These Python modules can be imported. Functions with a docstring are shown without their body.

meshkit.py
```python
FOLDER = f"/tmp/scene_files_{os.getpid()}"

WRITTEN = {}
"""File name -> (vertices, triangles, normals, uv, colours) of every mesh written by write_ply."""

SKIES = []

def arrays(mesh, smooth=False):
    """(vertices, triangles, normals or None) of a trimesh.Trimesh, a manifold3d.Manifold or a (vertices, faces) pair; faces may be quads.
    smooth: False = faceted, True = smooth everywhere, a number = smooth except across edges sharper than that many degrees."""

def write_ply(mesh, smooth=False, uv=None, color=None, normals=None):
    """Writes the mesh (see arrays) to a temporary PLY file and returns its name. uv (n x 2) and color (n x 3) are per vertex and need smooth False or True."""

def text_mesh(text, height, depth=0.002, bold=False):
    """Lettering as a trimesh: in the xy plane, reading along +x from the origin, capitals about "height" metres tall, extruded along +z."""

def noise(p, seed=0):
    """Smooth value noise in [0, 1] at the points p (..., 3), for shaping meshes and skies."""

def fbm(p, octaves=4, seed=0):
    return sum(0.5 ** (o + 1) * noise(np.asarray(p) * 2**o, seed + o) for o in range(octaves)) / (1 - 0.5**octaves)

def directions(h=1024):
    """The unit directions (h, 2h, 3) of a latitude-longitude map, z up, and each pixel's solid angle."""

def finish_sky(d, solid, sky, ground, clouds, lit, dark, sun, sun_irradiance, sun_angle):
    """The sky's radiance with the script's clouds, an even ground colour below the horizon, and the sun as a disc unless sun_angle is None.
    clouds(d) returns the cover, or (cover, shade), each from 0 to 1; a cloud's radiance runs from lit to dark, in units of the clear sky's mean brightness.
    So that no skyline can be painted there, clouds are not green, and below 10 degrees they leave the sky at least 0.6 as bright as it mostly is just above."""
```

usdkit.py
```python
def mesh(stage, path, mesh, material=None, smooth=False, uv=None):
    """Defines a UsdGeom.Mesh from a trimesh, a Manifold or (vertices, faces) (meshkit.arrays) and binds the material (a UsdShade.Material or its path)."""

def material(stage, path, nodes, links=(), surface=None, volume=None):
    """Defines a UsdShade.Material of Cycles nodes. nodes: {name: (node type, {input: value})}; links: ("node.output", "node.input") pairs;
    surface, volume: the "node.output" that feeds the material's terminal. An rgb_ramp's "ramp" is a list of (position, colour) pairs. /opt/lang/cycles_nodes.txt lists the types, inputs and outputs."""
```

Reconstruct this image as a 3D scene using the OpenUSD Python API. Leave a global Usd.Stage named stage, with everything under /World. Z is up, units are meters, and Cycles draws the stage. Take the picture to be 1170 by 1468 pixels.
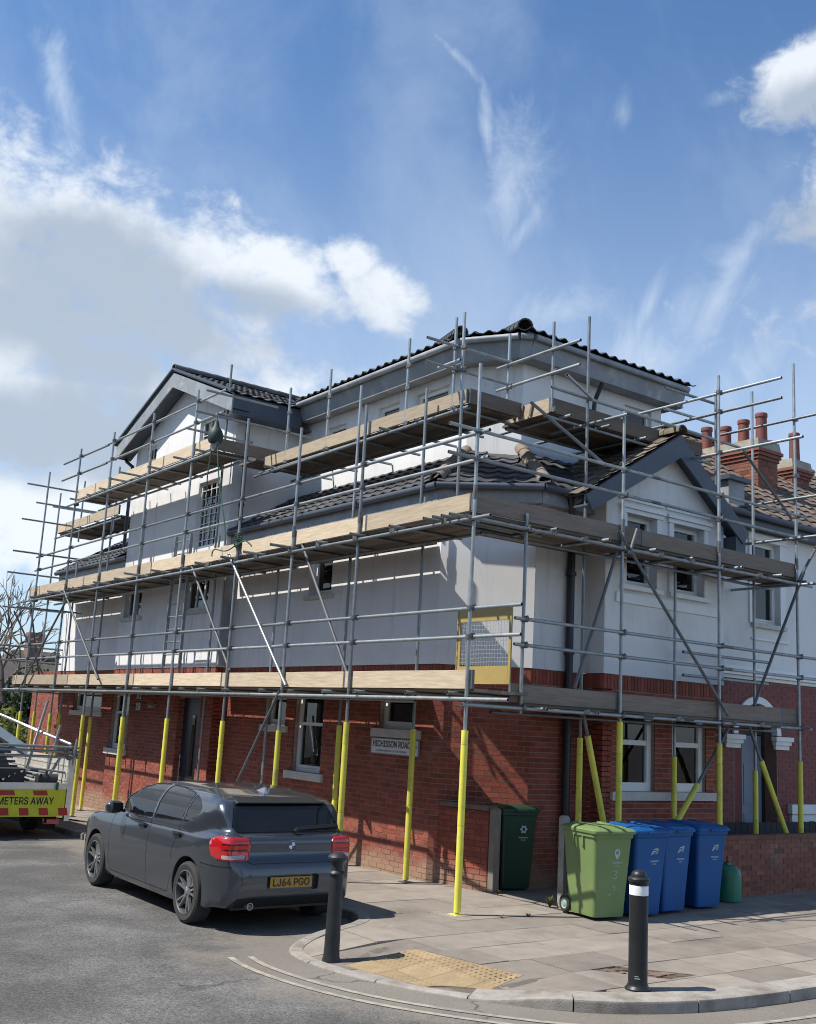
import math, random
import numpy as np, trimesh, usdkit, meshkit
import manifold3d as m3
from shapely.geometry import Polygon, box as sbox, LineString, Point
from shapely.ops import unary_union
from pxr import Usd, UsdGeom, UsdLux, UsdShade, Gf, Sdf, Vt
random.seed(7); np.random.seed(7)
RNG = random.Random(11)
stage = Usd.Stage.CreateInMemory()
UsdGeom.SetStageUpAxis(stage, UsdGeom.Tokens.z); UsdGeom.SetStageMetersPerUnit(stage, 1.0)
UsdGeom.Xform.Define(stage, '/World'); UsdGeom.Scope.Define(stage, '/World/Looks')

# ------------------------------------------------------------------ camera, sky, sun, exposure
EXPOSURE = 0.55
YAW, PITCH, ROLL = np.radians([53.878, 11.237, 3.174])
CAM = np.array([0., 0., 2.2])
_f = np.array([math.cos(YAW)*math.cos(PITCH), math.sin(YAW)*math.cos(PITCH), math.sin(PITCH)])
_r = np.array([math.sin(YAW), -math.cos(YAW), 0.]); _u = np.cross(_r, _f)
CR = math.cos(ROLL)*_r + math.sin(ROLL)*_u; CU = -math.sin(ROLL)*_r + math.cos(ROLL)*_u
cam = UsdGeom.Camera.Define(stage, '/World/Camera')
cam.AddTransformOp().Set(Gf.Matrix4d(*CR, 0, *CU, 0, *(-_f), 0, *CAM, 1))
cam.CreateHorizontalApertureAttr(36.0); cam.CreateVerticalApertureAttr(36.0*1024/816)
cam.CreateFocalLengthAttr(36.0*1532.7/1170); cam.CreateClippingRangeAttr(Gf.Vec2f(0.1, 5000))
cam.CreateExposureAttr(EXPOSURE)

SUN_EL = math.radians(55); SUN_AZ = math.atan2(0.39, -0.92)      # world angle of the direction towards the sun
SUN = np.array([math.cos(SUN_EL)*math.cos(SUN_AZ), math.cos(SUN_EL)*math.sin(SUN_AZ), math.sin(SUN_EL)])
sun = UsdLux.DistantLight.Define(stage, '/World/sun')
sun.CreateIntensityAttr(1.25); sun.CreateNormalizeAttr(True); sun.CreateAngleAttr(0.5); sun.CreateColorAttr(Gf.Vec3f(1.0, 0.95, 0.87))
_z = SUN; _x = np.cross([0, 0, 1], _z); _x /= np.linalg.norm(_x); _y = np.cross(_z, _x)
sun.AddTransformOp().Set(Gf.Matrix4d(*_x, 0, *_y, 0, *_z, 0, 0, 0, 60, 1))

SKY_STRENGTH = 0.061
def sky_material():
    N, L = {}, []
    def node(n, kind, **kw): N[n] = (kind, kw); return n
    def link(a, b): L.append((a, b))
    node('sky', 'sky_texture', sky_type='single_scattering', sun_disc=False, sun_elevation=SUN_EL, sun_rotation=math.atan2(SUN[0], SUN[1]), altitude=50.0, air_density=1.0, aerosol_density=0.6, ozone_density=1.6)
    node('tc', 'texture_coordinate')
    D = 'tc.generated'
    # a flat cloud layer: direction projected on a plane overhead, so that clouds shrink towards the horizon
    def direction(px, py):
        d = CR*(px-585)/1532.7 - CU*(py-734)/1532.7 + _f
        return d/np.linalg.norm(d)
    cnt = [0]
    def blob(az_el_px, a, b, ang, lo=0.0):
        cnt[0] += 1; k = f'b{cnt[0]}'
        c = direction(*az_el_px)
        h = np.cross(c, [0, 0, 1]); h /= np.linalg.norm(h); v = np.cross(h, c)
        t = math.radians(ang)
        e1 = (h*math.cos(t)+v*math.sin(t))/a; e2 = (-h*math.sin(t)+v*math.cos(t))/b
        out = []
        for n, e in (('x', e1), ('y', e2)):
            node(k+n, 'vector_math', math_type='dot_product', vector2=tuple(e)); link(D, k+n+'.vector1')
            node(k+n+'2', 'math', math_type='power', value2=2.0); node(k+n+'a', 'math', math_type='absolute'); link(k+n+'.value', k+n+'a.value1'); link(k+n+'a.value', k+n+'2.value1'); out.append(k+n+'2.value')
        node(k+'s', 'math', math_type='add'); link(out[0], k+'s.value1'); link(out[1], k+'s.value2')
        node(k+'q', 'math', math_type='sqrt'); link(k+'s.value', k+'q.value1')
        node(k+'d', 'vector_math', math_type='dot_product', vector2=tuple(c)); link(D, k+'d.vector1')
        node(k+'g', 'math', math_type='less_than', value2=0.2); link(k+'d.value', k+'g.value1')
        node(k+'m', 'math', math_type='multiply_add', value2=9.0); link(k+'g.value', k+'m.value1'); link(k+'q.value', k+'m.value3')
        node(k+'i', 'math', math_type='subtract', value1=1.0); link(k+'m.value', k+'i.value2')
        return k+'i.value'
    def vmax(items, tag):
        cur = items[0]
        for i, it in enumerate(items[1:]):
            n = f'{tag}{i}'; node(n, 'math', math_type='maximum'); link(cur, n+'.value1'); link(it, n+'.value2'); cur = n+'.value'
        return cur
    def noise(n, scale, detail=6.0, rough=0.55, stretch=None, rot=(0, 0, 0), dist=0.0):
        node(n, 'noise_texture', scale=scale, detail=detail, roughness=rough, distortion=dist)
        if stretch:
            node(n+'m', 'mapping', scale=stretch, rotation=rot); link(D, n+'m.vector'); link(n+'m.vector', n+'.vector')
        else: link(D, n+'.vector')
        return n+'.fac'
    P = math.pi/180
    # cumulus: (pixel direction of the middle), half axes in radians, tilt
    cum = vmax([blob((-10, 355), 0.15, 0.095, -35), blob((140, 390), 0.20, 0.085, -18), blob((10, 560), 0.32, 0.10, 0), blob((360, 380), 0.10, 0.048, -12), blob((200, 570), 0.22, 0.06, 0), blob((-20, 740), 0.3, 0.07, 0),
                blob((548, 420), 0.052, 0.030, -25), blob((505, 375), 0.034, 0.025, -30), blob((1155, 112), 0.060, 0.036, 25), blob((1172, 295), 0.070, 0.040, 30), 
                blob((-460, 330), 0.3, 0.14, 5), blob((1750, 400), 0.3, 0.10, -6), blob((-1200, 200), .4, .15, 0), blob((2600, 500), .4, .12, 0)], 'cm')
    n1 = noise('n1', 7.0, 12.0, 0.60, (1.0, 1.0, 1.35), dist=0.2)
    node('cadd', 'math', math_type='multiply_add', value2=2.5, value3=-1.25); link(n1, 'cadd.value1')
    node('ccl', 'math', math_type='minimum', value2=0.62); link(cum, 'ccl.value1')
    node('ccm', 'math', math_type='multiply', value2=1.35); link('ccl.value', 'ccm.value1')
    n1b = noise('n1b', 24.0, 8.0, 0.62, (1.0, 1.0, 1.3), dist=0.3)
    node('cbdd', 'math', math_type='multiply_add', value2=1.9, value3=-0.95); link(n1b, 'cbdd.value1')
    node('cab', 'math', math_type='add'); link('cadd.value', 'cab.value1'); link('cbdd.value', 'cab.value2')
    node('cf', 'math', math_type='add'); link('cab.value', 'cf.value1'); link('ccm.value', 'cf.value2')
    node('cc', 'map_range', range_type='smoothstep', from_min=-0.08, from_max=0.75, to_min=0.0, to_max=0.90, clamp=True); link('cf.value', 'cc.value')
    # a general thin field over the whole sky
    n2 = noise('n2', 4.2, 10.0, 0.62, (1.0, 1.0, 0.55), (0.3, 0.4, 0.2), 0.5)
    node('thin', 'map_range', range_type='smoothstep', from_min=0.40, from_max=0.75, to_min=0.0, to_max=0.26, clamp=True); link(n2, 'thin.value')
    # wisps: cirrus streaks
    wis = vmax([blob((750, 330), 0.062, 0.013, 58), blob((698, 190), 0.07, 0.010, 97), blob((655, 80), 0.06, 0.009, 140), blob((930, 440), 0.05, 0.012, 66), blob((80, 110), 0.10, 0.020, 118), blob((730, 260), 0.11, 0.05, 75), 
                blob((1090, 520), 0.10, 0.035, 50), blob((893, 160), 0.03, 0.012, 80), blob((590, 600), 0.35, 0.06, 0), blob((1030, 430), 0.10, 0.02, 62), blob((1035, 140), 0.02, 0.012, 10), blob((815, 445), 0.07, 0.03, 5), blob((860, 560), 0.2, 0.05, 40)], 'wm')
    n3 = noise('n3', 12.0, 9.0, 0.65, (1.0, 1.0, 0.55), (0.2, 0.5, 0.3), 1.2)
    node('wadd', 'math', math_type='multiply_add', value2=3.0, value3=-1.5); link(n3, 'wadd.value1')
    node('wf', 'math', math_type='add'); link('wadd.value', 'wf.value1'); link(wis, 'wf.value2')
    node('wc', 'map_range', range_type='smoothstep', from_min=0.0, from_max=1.6, to_min=0.0, to_max=0.55, clamp=True); link('wf.value', 'wc.value')
    # whitish haze towards the horizon
    node('sep', 'separate_xyz'); link(D, 'sep.vector')
    node('hz', 'map_range', range_type='smoothstep', from_min=0.62, from_max=0.10, to_min=0.02, to_max=0.50, clamp=True); link('sep.z', 'hz.value')
    node('mx1', 'math', math_type='maximum'); link('wc.result', 'mx1.value1'); link('thin.result', 'mx1.value2')
    # 1-(1-a)(1-b)
    node('ia', 'math', math_type='subtract', value1=1.0); link('mx1.value', 'ia.value2')
    node('ib', 'math', math_type='subtract', value1=1.0); link('hz.result', 'ib.value2')
    node('iab', 'math', math_type='multiply'); link('ia.value', 'iab.value1'); link('ib.value', 'iab.value2')
    node('tcov', 'math', math_type='subtract', value1=1.0); link('iab.value', 'tcov.value2')
    node('blue', 'mix_color', blend_type='multiply', fac=1.0, b=SKY_TINT); link('sky.color', 'blue.a')
    node('m1', 'mix_color', b=HAZE_COL); link('tcov.value', 'm1.fac'); link('blue.result', 'm1.a')
    # cumulus shading: bright tops, grey undersides
    dark = vmax([blob((140, 430), 0.19, 0.060, -6), blob((20, 450), 0.16, 0.06, 0), blob((60, 620), 0.25, 0.05, 0), blob((340, 430), 0.07, 0.025, -6), blob((1170, 335), 0.07, 0.03, 0), blob((1165, 145), 0.05, 0.025, 0), blob((-460, 400), 0.3, 0.08, 0), blob((1750, 450), 0.3, 0.06, 0)], 'dk')
    node('dkl', 'math', math_type='maximum', value2=-0.6); link(dark, 'dkl.value1')
    n4 = noise('n4', 6.0, 8.0, 0.55, None, dist=0.2)
    node('gadd', 'math', math_type='multiply_add', value2=3.0, value3=-1.42); link(n4, 'gadd.value1')
    node('gf', 'math', math_type='add'); link('gadd.value', 'gf.value1'); link('dkl.value', 'gf.value2')
    node('gr', 'map_range', range_type='smoothstep', from_min=-0.50, from_max=0.45, to_min=0.0, to_max=1.0, clamp=True); link('gf.value', 'gr.value')
    node('ccol', 'mix_color', a=CLOUD_LIT, b=CLOUD_DARK); link('gr.result', 'ccol.fac')
    node('m2', 'mix_color'); link('cc.result', 'm2.fac'); link('m1.result', 'm2.a'); link('ccol.result', 'm2.b')
    node('bg', 'background_shader', strength=SKY_STRENGTH); link('m2.result', 'bg.color')
    return usdkit.material(stage, '/World/Looks/sky', N, L, surface='bg.background')
SKY_TINT = (1.04, 1.48, 1.84); HAZE_COL = (8.6, 9.8, 11.2); CLOUD_LIT = (10.6, 11.2, 11.8); CLOUD_DARK = (5.4, 6.3, 7.5)
dome = UsdLux.DomeLight.Define(stage, '/World/sky')
UsdShade.MaterialBindingAPI.Apply(dome.GetPrim()).Bind(sky_material())
dome.GetPrim().SetCustomDataByKey('kind', 'structure')

# ------------------------------------------------------------------ helpers
COUNT = {}
def path_for(name, parent):
    base = '/World' if parent is None else str(parent.GetPath())
    k = COUNT.get((base, name), 0); COUNT[(base, name)] = k+1
    return f'{base}/{name}' if k == 0 else f'{base}/{name}_{k:03d}'
def nrm(v): v = np.asarray(v, float); return v/np.linalg.norm(v)
class MB:
    """Collects pieces of one mesh; pieces carry a tone per vertex."""
    def __init__(s): s.v, s.f, s.t, s.n = [], [], [], 0
    def raw(s, v, f, tone=0.5):
        v = np.asarray(v, float); f = np.asarray(f, int)
        s.v.append(v); s.f.append(f+s.n); s.t.append(np.full(len(v), tone) if np.ndim(tone) == 0 else np.asarray(tone)); s.n += len(v); return s
    def add(s, mesh, M=None, smooth=30, tone=0.5):
        v, f, _ = meshkit.arrays(mesh, smooth)
        if smooth is False:
            v = v[f].reshape(-1, 3); f = np.arange(len(v)).reshape(-1, 3)
        if M is not None: v = v @ M[:3, :3].T + M[:3, 3]
        return s.raw(v, f, tone)
    def hexa(s, c, tone=0.5):
        """c: 8 corners, bottom four counter-clockwise from outside-top view then top four."""
        c = np.asarray(c, float)
        q = [(3, 2, 1, 0), (4, 5, 6, 7), (0, 1, 5, 4), (1, 2, 6, 5), (2, 3, 7, 6), (3, 0, 4, 7)]
        v = np.concatenate([c[list(k)] for k in q]); f = []
        for k in range(6): f += [(4*k, 4*k+1, 4*k+2), (4*k, 4*k+2, 4*k+3)]
        return s.raw(v, f, tone)
    def box(s, lo, hi, tone=0.5):
        (a, b, c), (d, e, g) = lo, hi
        return s.hexa([(a, b, c), (d, b, c), (d, e, c), (a, e, c), (a, b, g), (d, b, g), (d, e, g), (a, e, g)], tone)
    def obox(s, o, X, Y, Z, tone=0.5):
        """box with corner o and edge vectors X, Y, Z (right-handed)."""
        o, X, Y, Z = (np.asarray(k, float) for k in (o, X, Y, Z))
        if np.dot(np.cross(X, Y), Z) < 0: o, X = o+X, -X
        return s.hexa([o, o+X, o+X+Y, o+Y, o+Z, o+X+Z, o+X+Y+Z, o+Y+Z], tone)
    def beam(s, a, b, w, h, up=(0, 0, 1), tone=0.5):
        """bar from a to b, w wide, h high, centred."""
        a, b = np.asarray(a, float), np.asarray(b, float); d = b-a; x = nrm(d)
        y = np.cross(up, x); y = nrm(y) if np.linalg.norm(y) > 1e-6 else np.array([1., 0, 0]); z = np.cross(x, y)
        return s.obox(a-y*w/2-z*h/2, d, y*w, z*h, tone)
    def tube(s, a, b, r, n=10, r2=None, caps=True, tone=0.5, hollow=False):
        a, b = np.asarray(a, float), np.asarray(b, float); d = nrm(b-a); r2 = r if r2 is None else r2
        x = np.cross(d, (0, 0, 1) if abs(d[2]) < .9 else (1, 0, 0)); x = nrm(x); y = np.cross(d, x)
        t = np.arange(n)*2*np.pi/n; ring = np.cos(t)[:, None]*x+np.sin(t)[:, None]*y
        v = np.vstack([a+ring*r, b+ring*r2]); i = np.arange(n); j = (i+1) % n
        f = np.vstack([np.stack([i, j, n+j], 1), np.stack([i, n+j, n+i], 1)])
        s.raw(v, f, tone)
        if caps:
            for p, rr, sg in ((a, r, -1), (b, r2, 1)):
                if hollow:
                    inner = p-d*sg*0.05
                    v = np.vstack([p+ring*rr, p+ring*rr*.84]); f = np.vstack([np.stack([i, j, n+j], 1), np.stack([i, n+j, n+i], 1)])
                    s.raw(v, f if sg < 0 else f[:, ::-1], tone)
                    v = np.vstack([p+ring*rr*.84, inner+ring*rr*.84]); s.raw(v, f if sg < 0 else f[:, ::-1], tone)
                    v = np.vstack([[inner], inner+ring*rr*.84])
                else: v = np.vstack([[p], p+ring*rr])
                f = np.stack([np.zeros(n, int), 1+i, 1+j], 1)
                s.raw(v, f if sg > 0 else f[:, ::-1], tone)
        return s
    def lathe(s, prof, M=None, n=24, tone=0.5, smooth=35):
        """prof: (r, z) from bottom to top, turned round z."""
        t = np.arange(n)*2*np.pi/n; prof = np.asarray(prof, float); k = len(prof)
        v = np.stack([np.outer(prof[:, 0], np.cos(t)), np.outer(prof[:, 0], np.sin(t)), np.repeat(prof[:, 1:2], n, 1)], -1).reshape(-1, 3)
        f = []
        for a in range(k-1):
            for i in range(n):
                j = (i+1) % n; p, q, r, u = a*n+i, a*n+j, (a+1)*n+j, (a+1)*n+i
                f += [(p, q, r), (p, r, u)]
        m = trimesh.Trimesh(v, f, process=True); m.update_faces(m.nondegenerate_faces())
        return s.add(m, M, smooth, tone)
    def prism(s, poly, M, depth, tone=0.5, smooth=False):
        """shapely polygon in the local xy plane, extruded along local +z by depth, placed by M."""
        for g in getattr(poly, 'geoms', [poly]):
            if g.is_empty or g.area < 1e-7: continue
            s.add(trimesh.creation.extrude_polygon(g, depth, engine='earcut'), M, smooth, tone)
        return s
    def tri(s): return sum(len(f) for f in s.f)
    def arr(s): return np.vstack(s.v), np.vstack(s.f), np.concatenate(s.t)
def frame(o, x, y, z):
    M = np.eye(4); M[:3, 0], M[:3, 1], M[:3, 2], M[:3, 3] = x, y, z, o; return M
def T(x=0, y=0, z=0): M = np.eye(4); M[:3, 3] = (x, y, z); return M
def RZ(a): c, s_ = math.cos(a), math.sin(a); M = np.eye(4); M[:2, :2] = ((c, -s_), (s_, c)); return M
def obj(name, mb, mat, parent=None, label=None):
    v, f, t = mb.arr()
    p = path_for(name, parent)
    m = usdkit.mesh(stage, p, (v, f), MAT[mat], smooth=True)
    pv = UsdGeom.PrimvarsAPI(m).CreatePrimvar('tone', Sdf.ValueTypeNames.FloatArray, 'vertex'); pv.Set(Vt.FloatArray.FromNumpy(t.astype(np.float32)))
    prim = m.GetPrim()
    if label: prim.SetCustomDataByKey('label', label)
    return prim
def tag(prim, label, cat, group=None, kind=None):
    prim.SetCustomDataByKey('label', label); prim.SetCustomDataByKey('category', cat)
    if group: prim.SetCustomDataByKey('group', group)
    if kind: prim.SetCustomDataByKey('kind', kind)
    return prim
def thing(name, label, cat, loc=(0, 0, 0), rotz=0.0, group=None, scale=None):
    x = UsdGeom.Xform.Define(stage, path_for(name, None))
    x.AddTranslateOp().Set(Gf.Vec3d(*map(float, loc))); x.AddRotateZOp().Set(float(math.degrees(rotz)))
    if scale: x.AddScaleOp().Set(Gf.Vec3f(scale, scale, scale))
    return tag(x.GetPrim(), label, cat, group)
def dup(root, name, label, loc, rotz, group=None, scale=None):
    was = root.GetCustomData()
    r = thing(name, label, was['category'], loc, rotz, group or was.get('group'), scale)
    r.GetReferences().AddInternalReference(root.GetPath()); r.SetInstanceable(True)
    return r
def structure(name, mb, mat):
    p = obj(name, mb, mat); p.SetCustomDataByKey('kind', 'structure'); return p

# ------------------------------------------------------------------ materials
MAT = {}
def mk(name, a, b=None, scale=4.0, rough=0.6, metal=0.0, spec=0.5, bump=0.0, bscale=None, tone=0.0, coat=0.0, detail=5.0, stretch=None, dirt=None, dscale=1.2, dlo=0.5, dhi=0.75, world=False, contrast=(0.3, 0.7), rvar=0.0, band=None, streak=None):
    """base colour a..b by noise, multiplied by the mesh's own tone; dirt: a second colour in large patches."""
    N = {'p': ('principled_bsdf', dict(roughness=rough, metallic=metal, specular_ior_level=spec, coat_weight=coat, coat_roughness=0.04))}
    L = []
    N['tc'] = ('texture_coordinate', {}) if not world else ('geometry', {})
    src = 'tc.object' if not world else 'tc.position'
    if stretch: N['mp'] = ('mapping', dict(scale=stretch)); L.append((src, 'mp.vector')); src = 'mp.vector'
    b = b or tuple(x*0.8 for x in a)
    N['n'] = ('noise_texture', dict(scale=scale, detail=detail, roughness=0.6)); L.append((src, 'n.vector'))
    N['r'] = ('rgb_ramp', {'ramp': [(contrast[0], a), (contrast[1], b)]}); L.append(('n.fac', 'r.fac')); col = 'r.color'
    if dirt:
        N['n2'] = ('noise_texture', dict(scale=dscale, detail=7.0, roughness=0.65)); L.append((src, 'n2.vector'))
        N['dr'] = ('map_range', dict(range_type='smoothstep', from_min=dlo, from_max=dhi, to_min=0.0, to_max=1.0, clamp=True)); L.append(('n2.fac', 'dr.value'))
        N['dm'] = ('mix_color', dict(b=dirt)); L += [('dr.result', 'dm.fac'), (col, 'dm.a')]; col = 'dm.result'
    if tone:
        N['at'] = ('attribute', dict(attribute='tone')); N['tm'] = ('map_range', dict(from_min=0.0, from_max=1.0, to_min=1-tone, to_max=1+tone, clamp=False))
        N['vm'] = ('vector_math', dict(math_type='scale')); L += [('at.fac', 'tm.value'), (col, 'vm.vector1'), ('tm.result', 'vm.scale')]; col = 'vm.vector'
    if streak:    # run-off streaks down a wall
        N['smp'] = ('mapping', dict(scale=(2.6, 2.6, .16))); N['sn'] = ('noise_texture', dict(scale=2.2, detail=8.0, roughness=.7)); N['sr'] = ('map_range', dict(range_type='smoothstep', from_min=.53, from_max=.74, to_min=0.0, to_max=.75, clamp=True)); N['sm'] = ('mix_color', dict(b=streak))
        L += [('tc.position', 'smp.vector'), ('smp.vector', 'sn.vector'), ('sn.fac', 'sr.value'), ('sr.result', 'sm.fac'), (col, 'sm.a')]; col = 'sm.result'
    if band:      # damp, salt-stained courses near the ground
        N['bs'] = ('separate_xyz', {}); N['bz'] = ('map_range', dict(from_min=.05, from_max=.62, to_min=.42, to_max=-.45, clamp=True)); N['bno'] = ('noise_texture', dict(scale=1.6, detail=7.0, roughness=.65)); N['ba'] = ('math', dict(math_type='add')); N['br'] = ('map_range', dict(range_type='smoothstep', from_min=.42, from_max=.92, to_min=0.0, to_max=.72, clamp=True)); N['bm'] = ('mix_color', dict(b=band))
        L += [('tc.position', 'bs.vector'), ('bs.z', 'bz.value'), ('tc.position', 'bno.vector'), ('bz.result', 'ba.value1'), ('bno.fac', 'ba.value2'), ('ba.value', 'br.value'), ('br.result', 'bm.fac'), (col, 'bm.a')]; col = 'bm.result'
    L.append((col, 'p.base_color'))
    if rvar:
        N['rv'] = ('map_range', dict(from_min=0.3, from_max=0.7, to_min=rough-rvar, to_max=rough+rvar, clamp=True)); L += [('n.fac', 'rv.value'), ('rv.result', 'p.roughness')]
    if bump:
        N['bn'] = ('noise_texture', dict(scale=bscale or scale*8, detail=4.0)); N['bp'] = ('bump', dict(strength=bump, distance=0.01))
        L += [(src, 'bn.vector'), ('bn.fac', 'bp.height'), ('bp.normal', 'p.normal')]
    MAT[name] = usdkit.material(stage, '/World/Looks/'+name, N, L, surface='p.BSDF')
mk('brick', (.25, .060, .032), (.18, .040, .025), scale=9, rough=.85, bump=.5, bscale=90, tone=.30, band=(.30, .21, .14), dirt=(.20, .10, .075), dscale=.9, dlo=.55, dhi=.8, world=True)
mk('brick_brown', (.20, .07, .042), (.14, .045, .03), scale=9, rough=.85, bump=.5, bscale=90, tone=.35, dirt=(.15, .11, .08), dscale=1.6, dlo=.5, dhi=.8, world=True)
mk('brick_painted', (.165, .026, .022), (.12, .018, .017), scale=6, rough=.6, bump=.3, bscale=60, tone=.15, world=True)
mk('mortar', (.36, .27, .21), (.26, .19, .15), band=(.30, .24, .17), scale=20, rough=.95, bump=.4, world=True)
mk('mortar_dark', (.24, .14, .11), (.17, .09, .075), scale=20, rough=.95, world=True)
mk('render_white', (.66, .652, .64), (.61, .603, .593), scale=1.1, rough=.9, bump=.25, bscale=140, dirt=(.43, .42, .405), dscale=.55, dlo=.50, dhi=.85, world=True, streak=(.44, .43, .41))
mk('white_paint', (.68, .68, .665), (.60, .60, .59), scale=3, rough=.45, world=True, bump=.05)
mk('stone_sill', (.50, .48, .45), (.40, .38, .35), scale=6, rough=.85, bump=.3, world=True)
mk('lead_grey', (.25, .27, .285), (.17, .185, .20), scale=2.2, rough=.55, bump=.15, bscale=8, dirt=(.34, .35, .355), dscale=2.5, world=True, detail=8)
mk('fascia_dark', (.052, .064, .085), (.040, .050, .068), scale=3, rough=.45, bump=.05, world=True)
mk('black_plastic', (.018, .02, .024), (.012, .013, .016), scale=5, rough=.38)
mk('tile_dark', (.055, .055, .06), (.035, .036, .04), scale=5, rough=.75, bump=.4, bscale=60, tone=.35, dirt=(.11, .10, .085), dscale=2.2, dlo=.55, dhi=.8, world=True)
mk('tile_mossy', (.16, .125, .09), (.09, .075, .06), scale=7, rough=.85, bump=.5, bscale=60, tone=.35, dirt=(.24, .20, .12), dscale=3.5, dlo=.5, dhi=.75, world=True)
mk('tile_brown', (.15, .105, .08), (.095, .07, .056), scale=5, rough=.85, bump=.5, bscale=60, tone=.3, dirt=(.19, .165, .135), dscale=2.2, dlo=.5, dhi=.8, world=True)
mk('clay', (.21, .165, .13), (.13, .10, .08), scale=8, rough=.85, bump=.4, world=True)
mk('pot_red', (.19, .055, .04), (.12, .036, .03), scale=6, rough=.75, bump=.3, dirt=(.10, .05, .045), dscale=3, world=True)
mk('cement', (.32, .29, .24), (.22, .20, .16), scale=5, rough=.95, bump=.6, bscale=40, dirt=(.20, .19, .10), dscale=3, world=True)
mk('galv', (.31, .335, .34), (.20, .22, .225), scale=7, rough=.45, metal=.6, bump=.1, bscale=60, tone=.30, dirt=(.20, .17, .15), dscale=4, dlo=.60, dhi=.82, world=True)
mk('galv_dark', (.13, .14, .145), (.085, .09, .09), scale=7, rough=.6, metal=.3, tone=.25, dirt=(.10, .075, .06), dscale=4, dlo=.55, dhi=.8, world=True)  # darker copy of the tube metal; on braces it carries shade and age
mk('coupler', (.20, .20, .20), (.11, .105, .10), scale=30, rough=.5, metal=.6, dirt=(.13, .07, .045), dscale=12, world=True)
mk('sleeve', (.66, .62, .075), (.55, .51, .06), scale=3, rough=.55, tone=.16, dirt=(.33, .29, .11), dscale=3.4, dlo=.50, dhi=.78, world=True, detail=9)
mk('board', (.46, .375, .265), (.33, .26, .18), scale=3.5, rough=.85, stretch=(9, .8, 9), bump=.3, bscale=12, tone=.42, dirt=(.26, .22, .175), dscale=1.4, dlo=.55, dhi=.85, world=True)
mk('board_old', (.20, .155, .115), (.12, .095, .072), scale=3.5, rough=.9, stretch=(9, .8, 9), bump=.3, bscale=12, tone=.35, dirt=(.26, .22, .18), dscale=1.3, dlo=.5, dhi=.8, world=True)
mk('board_x', (.175, .135, .10), (.11, .087, .068), scale=3.5, rough=.85, stretch=(.8, 9, 9), bump=.3, bscale=12, tone=.30, dirt=(.17, .14, .12), dscale=1.1, dlo=.48, dhi=.8, world=True)
mk('yellow_steel', (.36, .265, .085), (.30, .22, .07), scale=3, rough=.5, dirt=(.33, .25, .10), dscale=5)
mk('gate_mesh', (.62, .61, .58), rough=.4, metal=.5)
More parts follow.
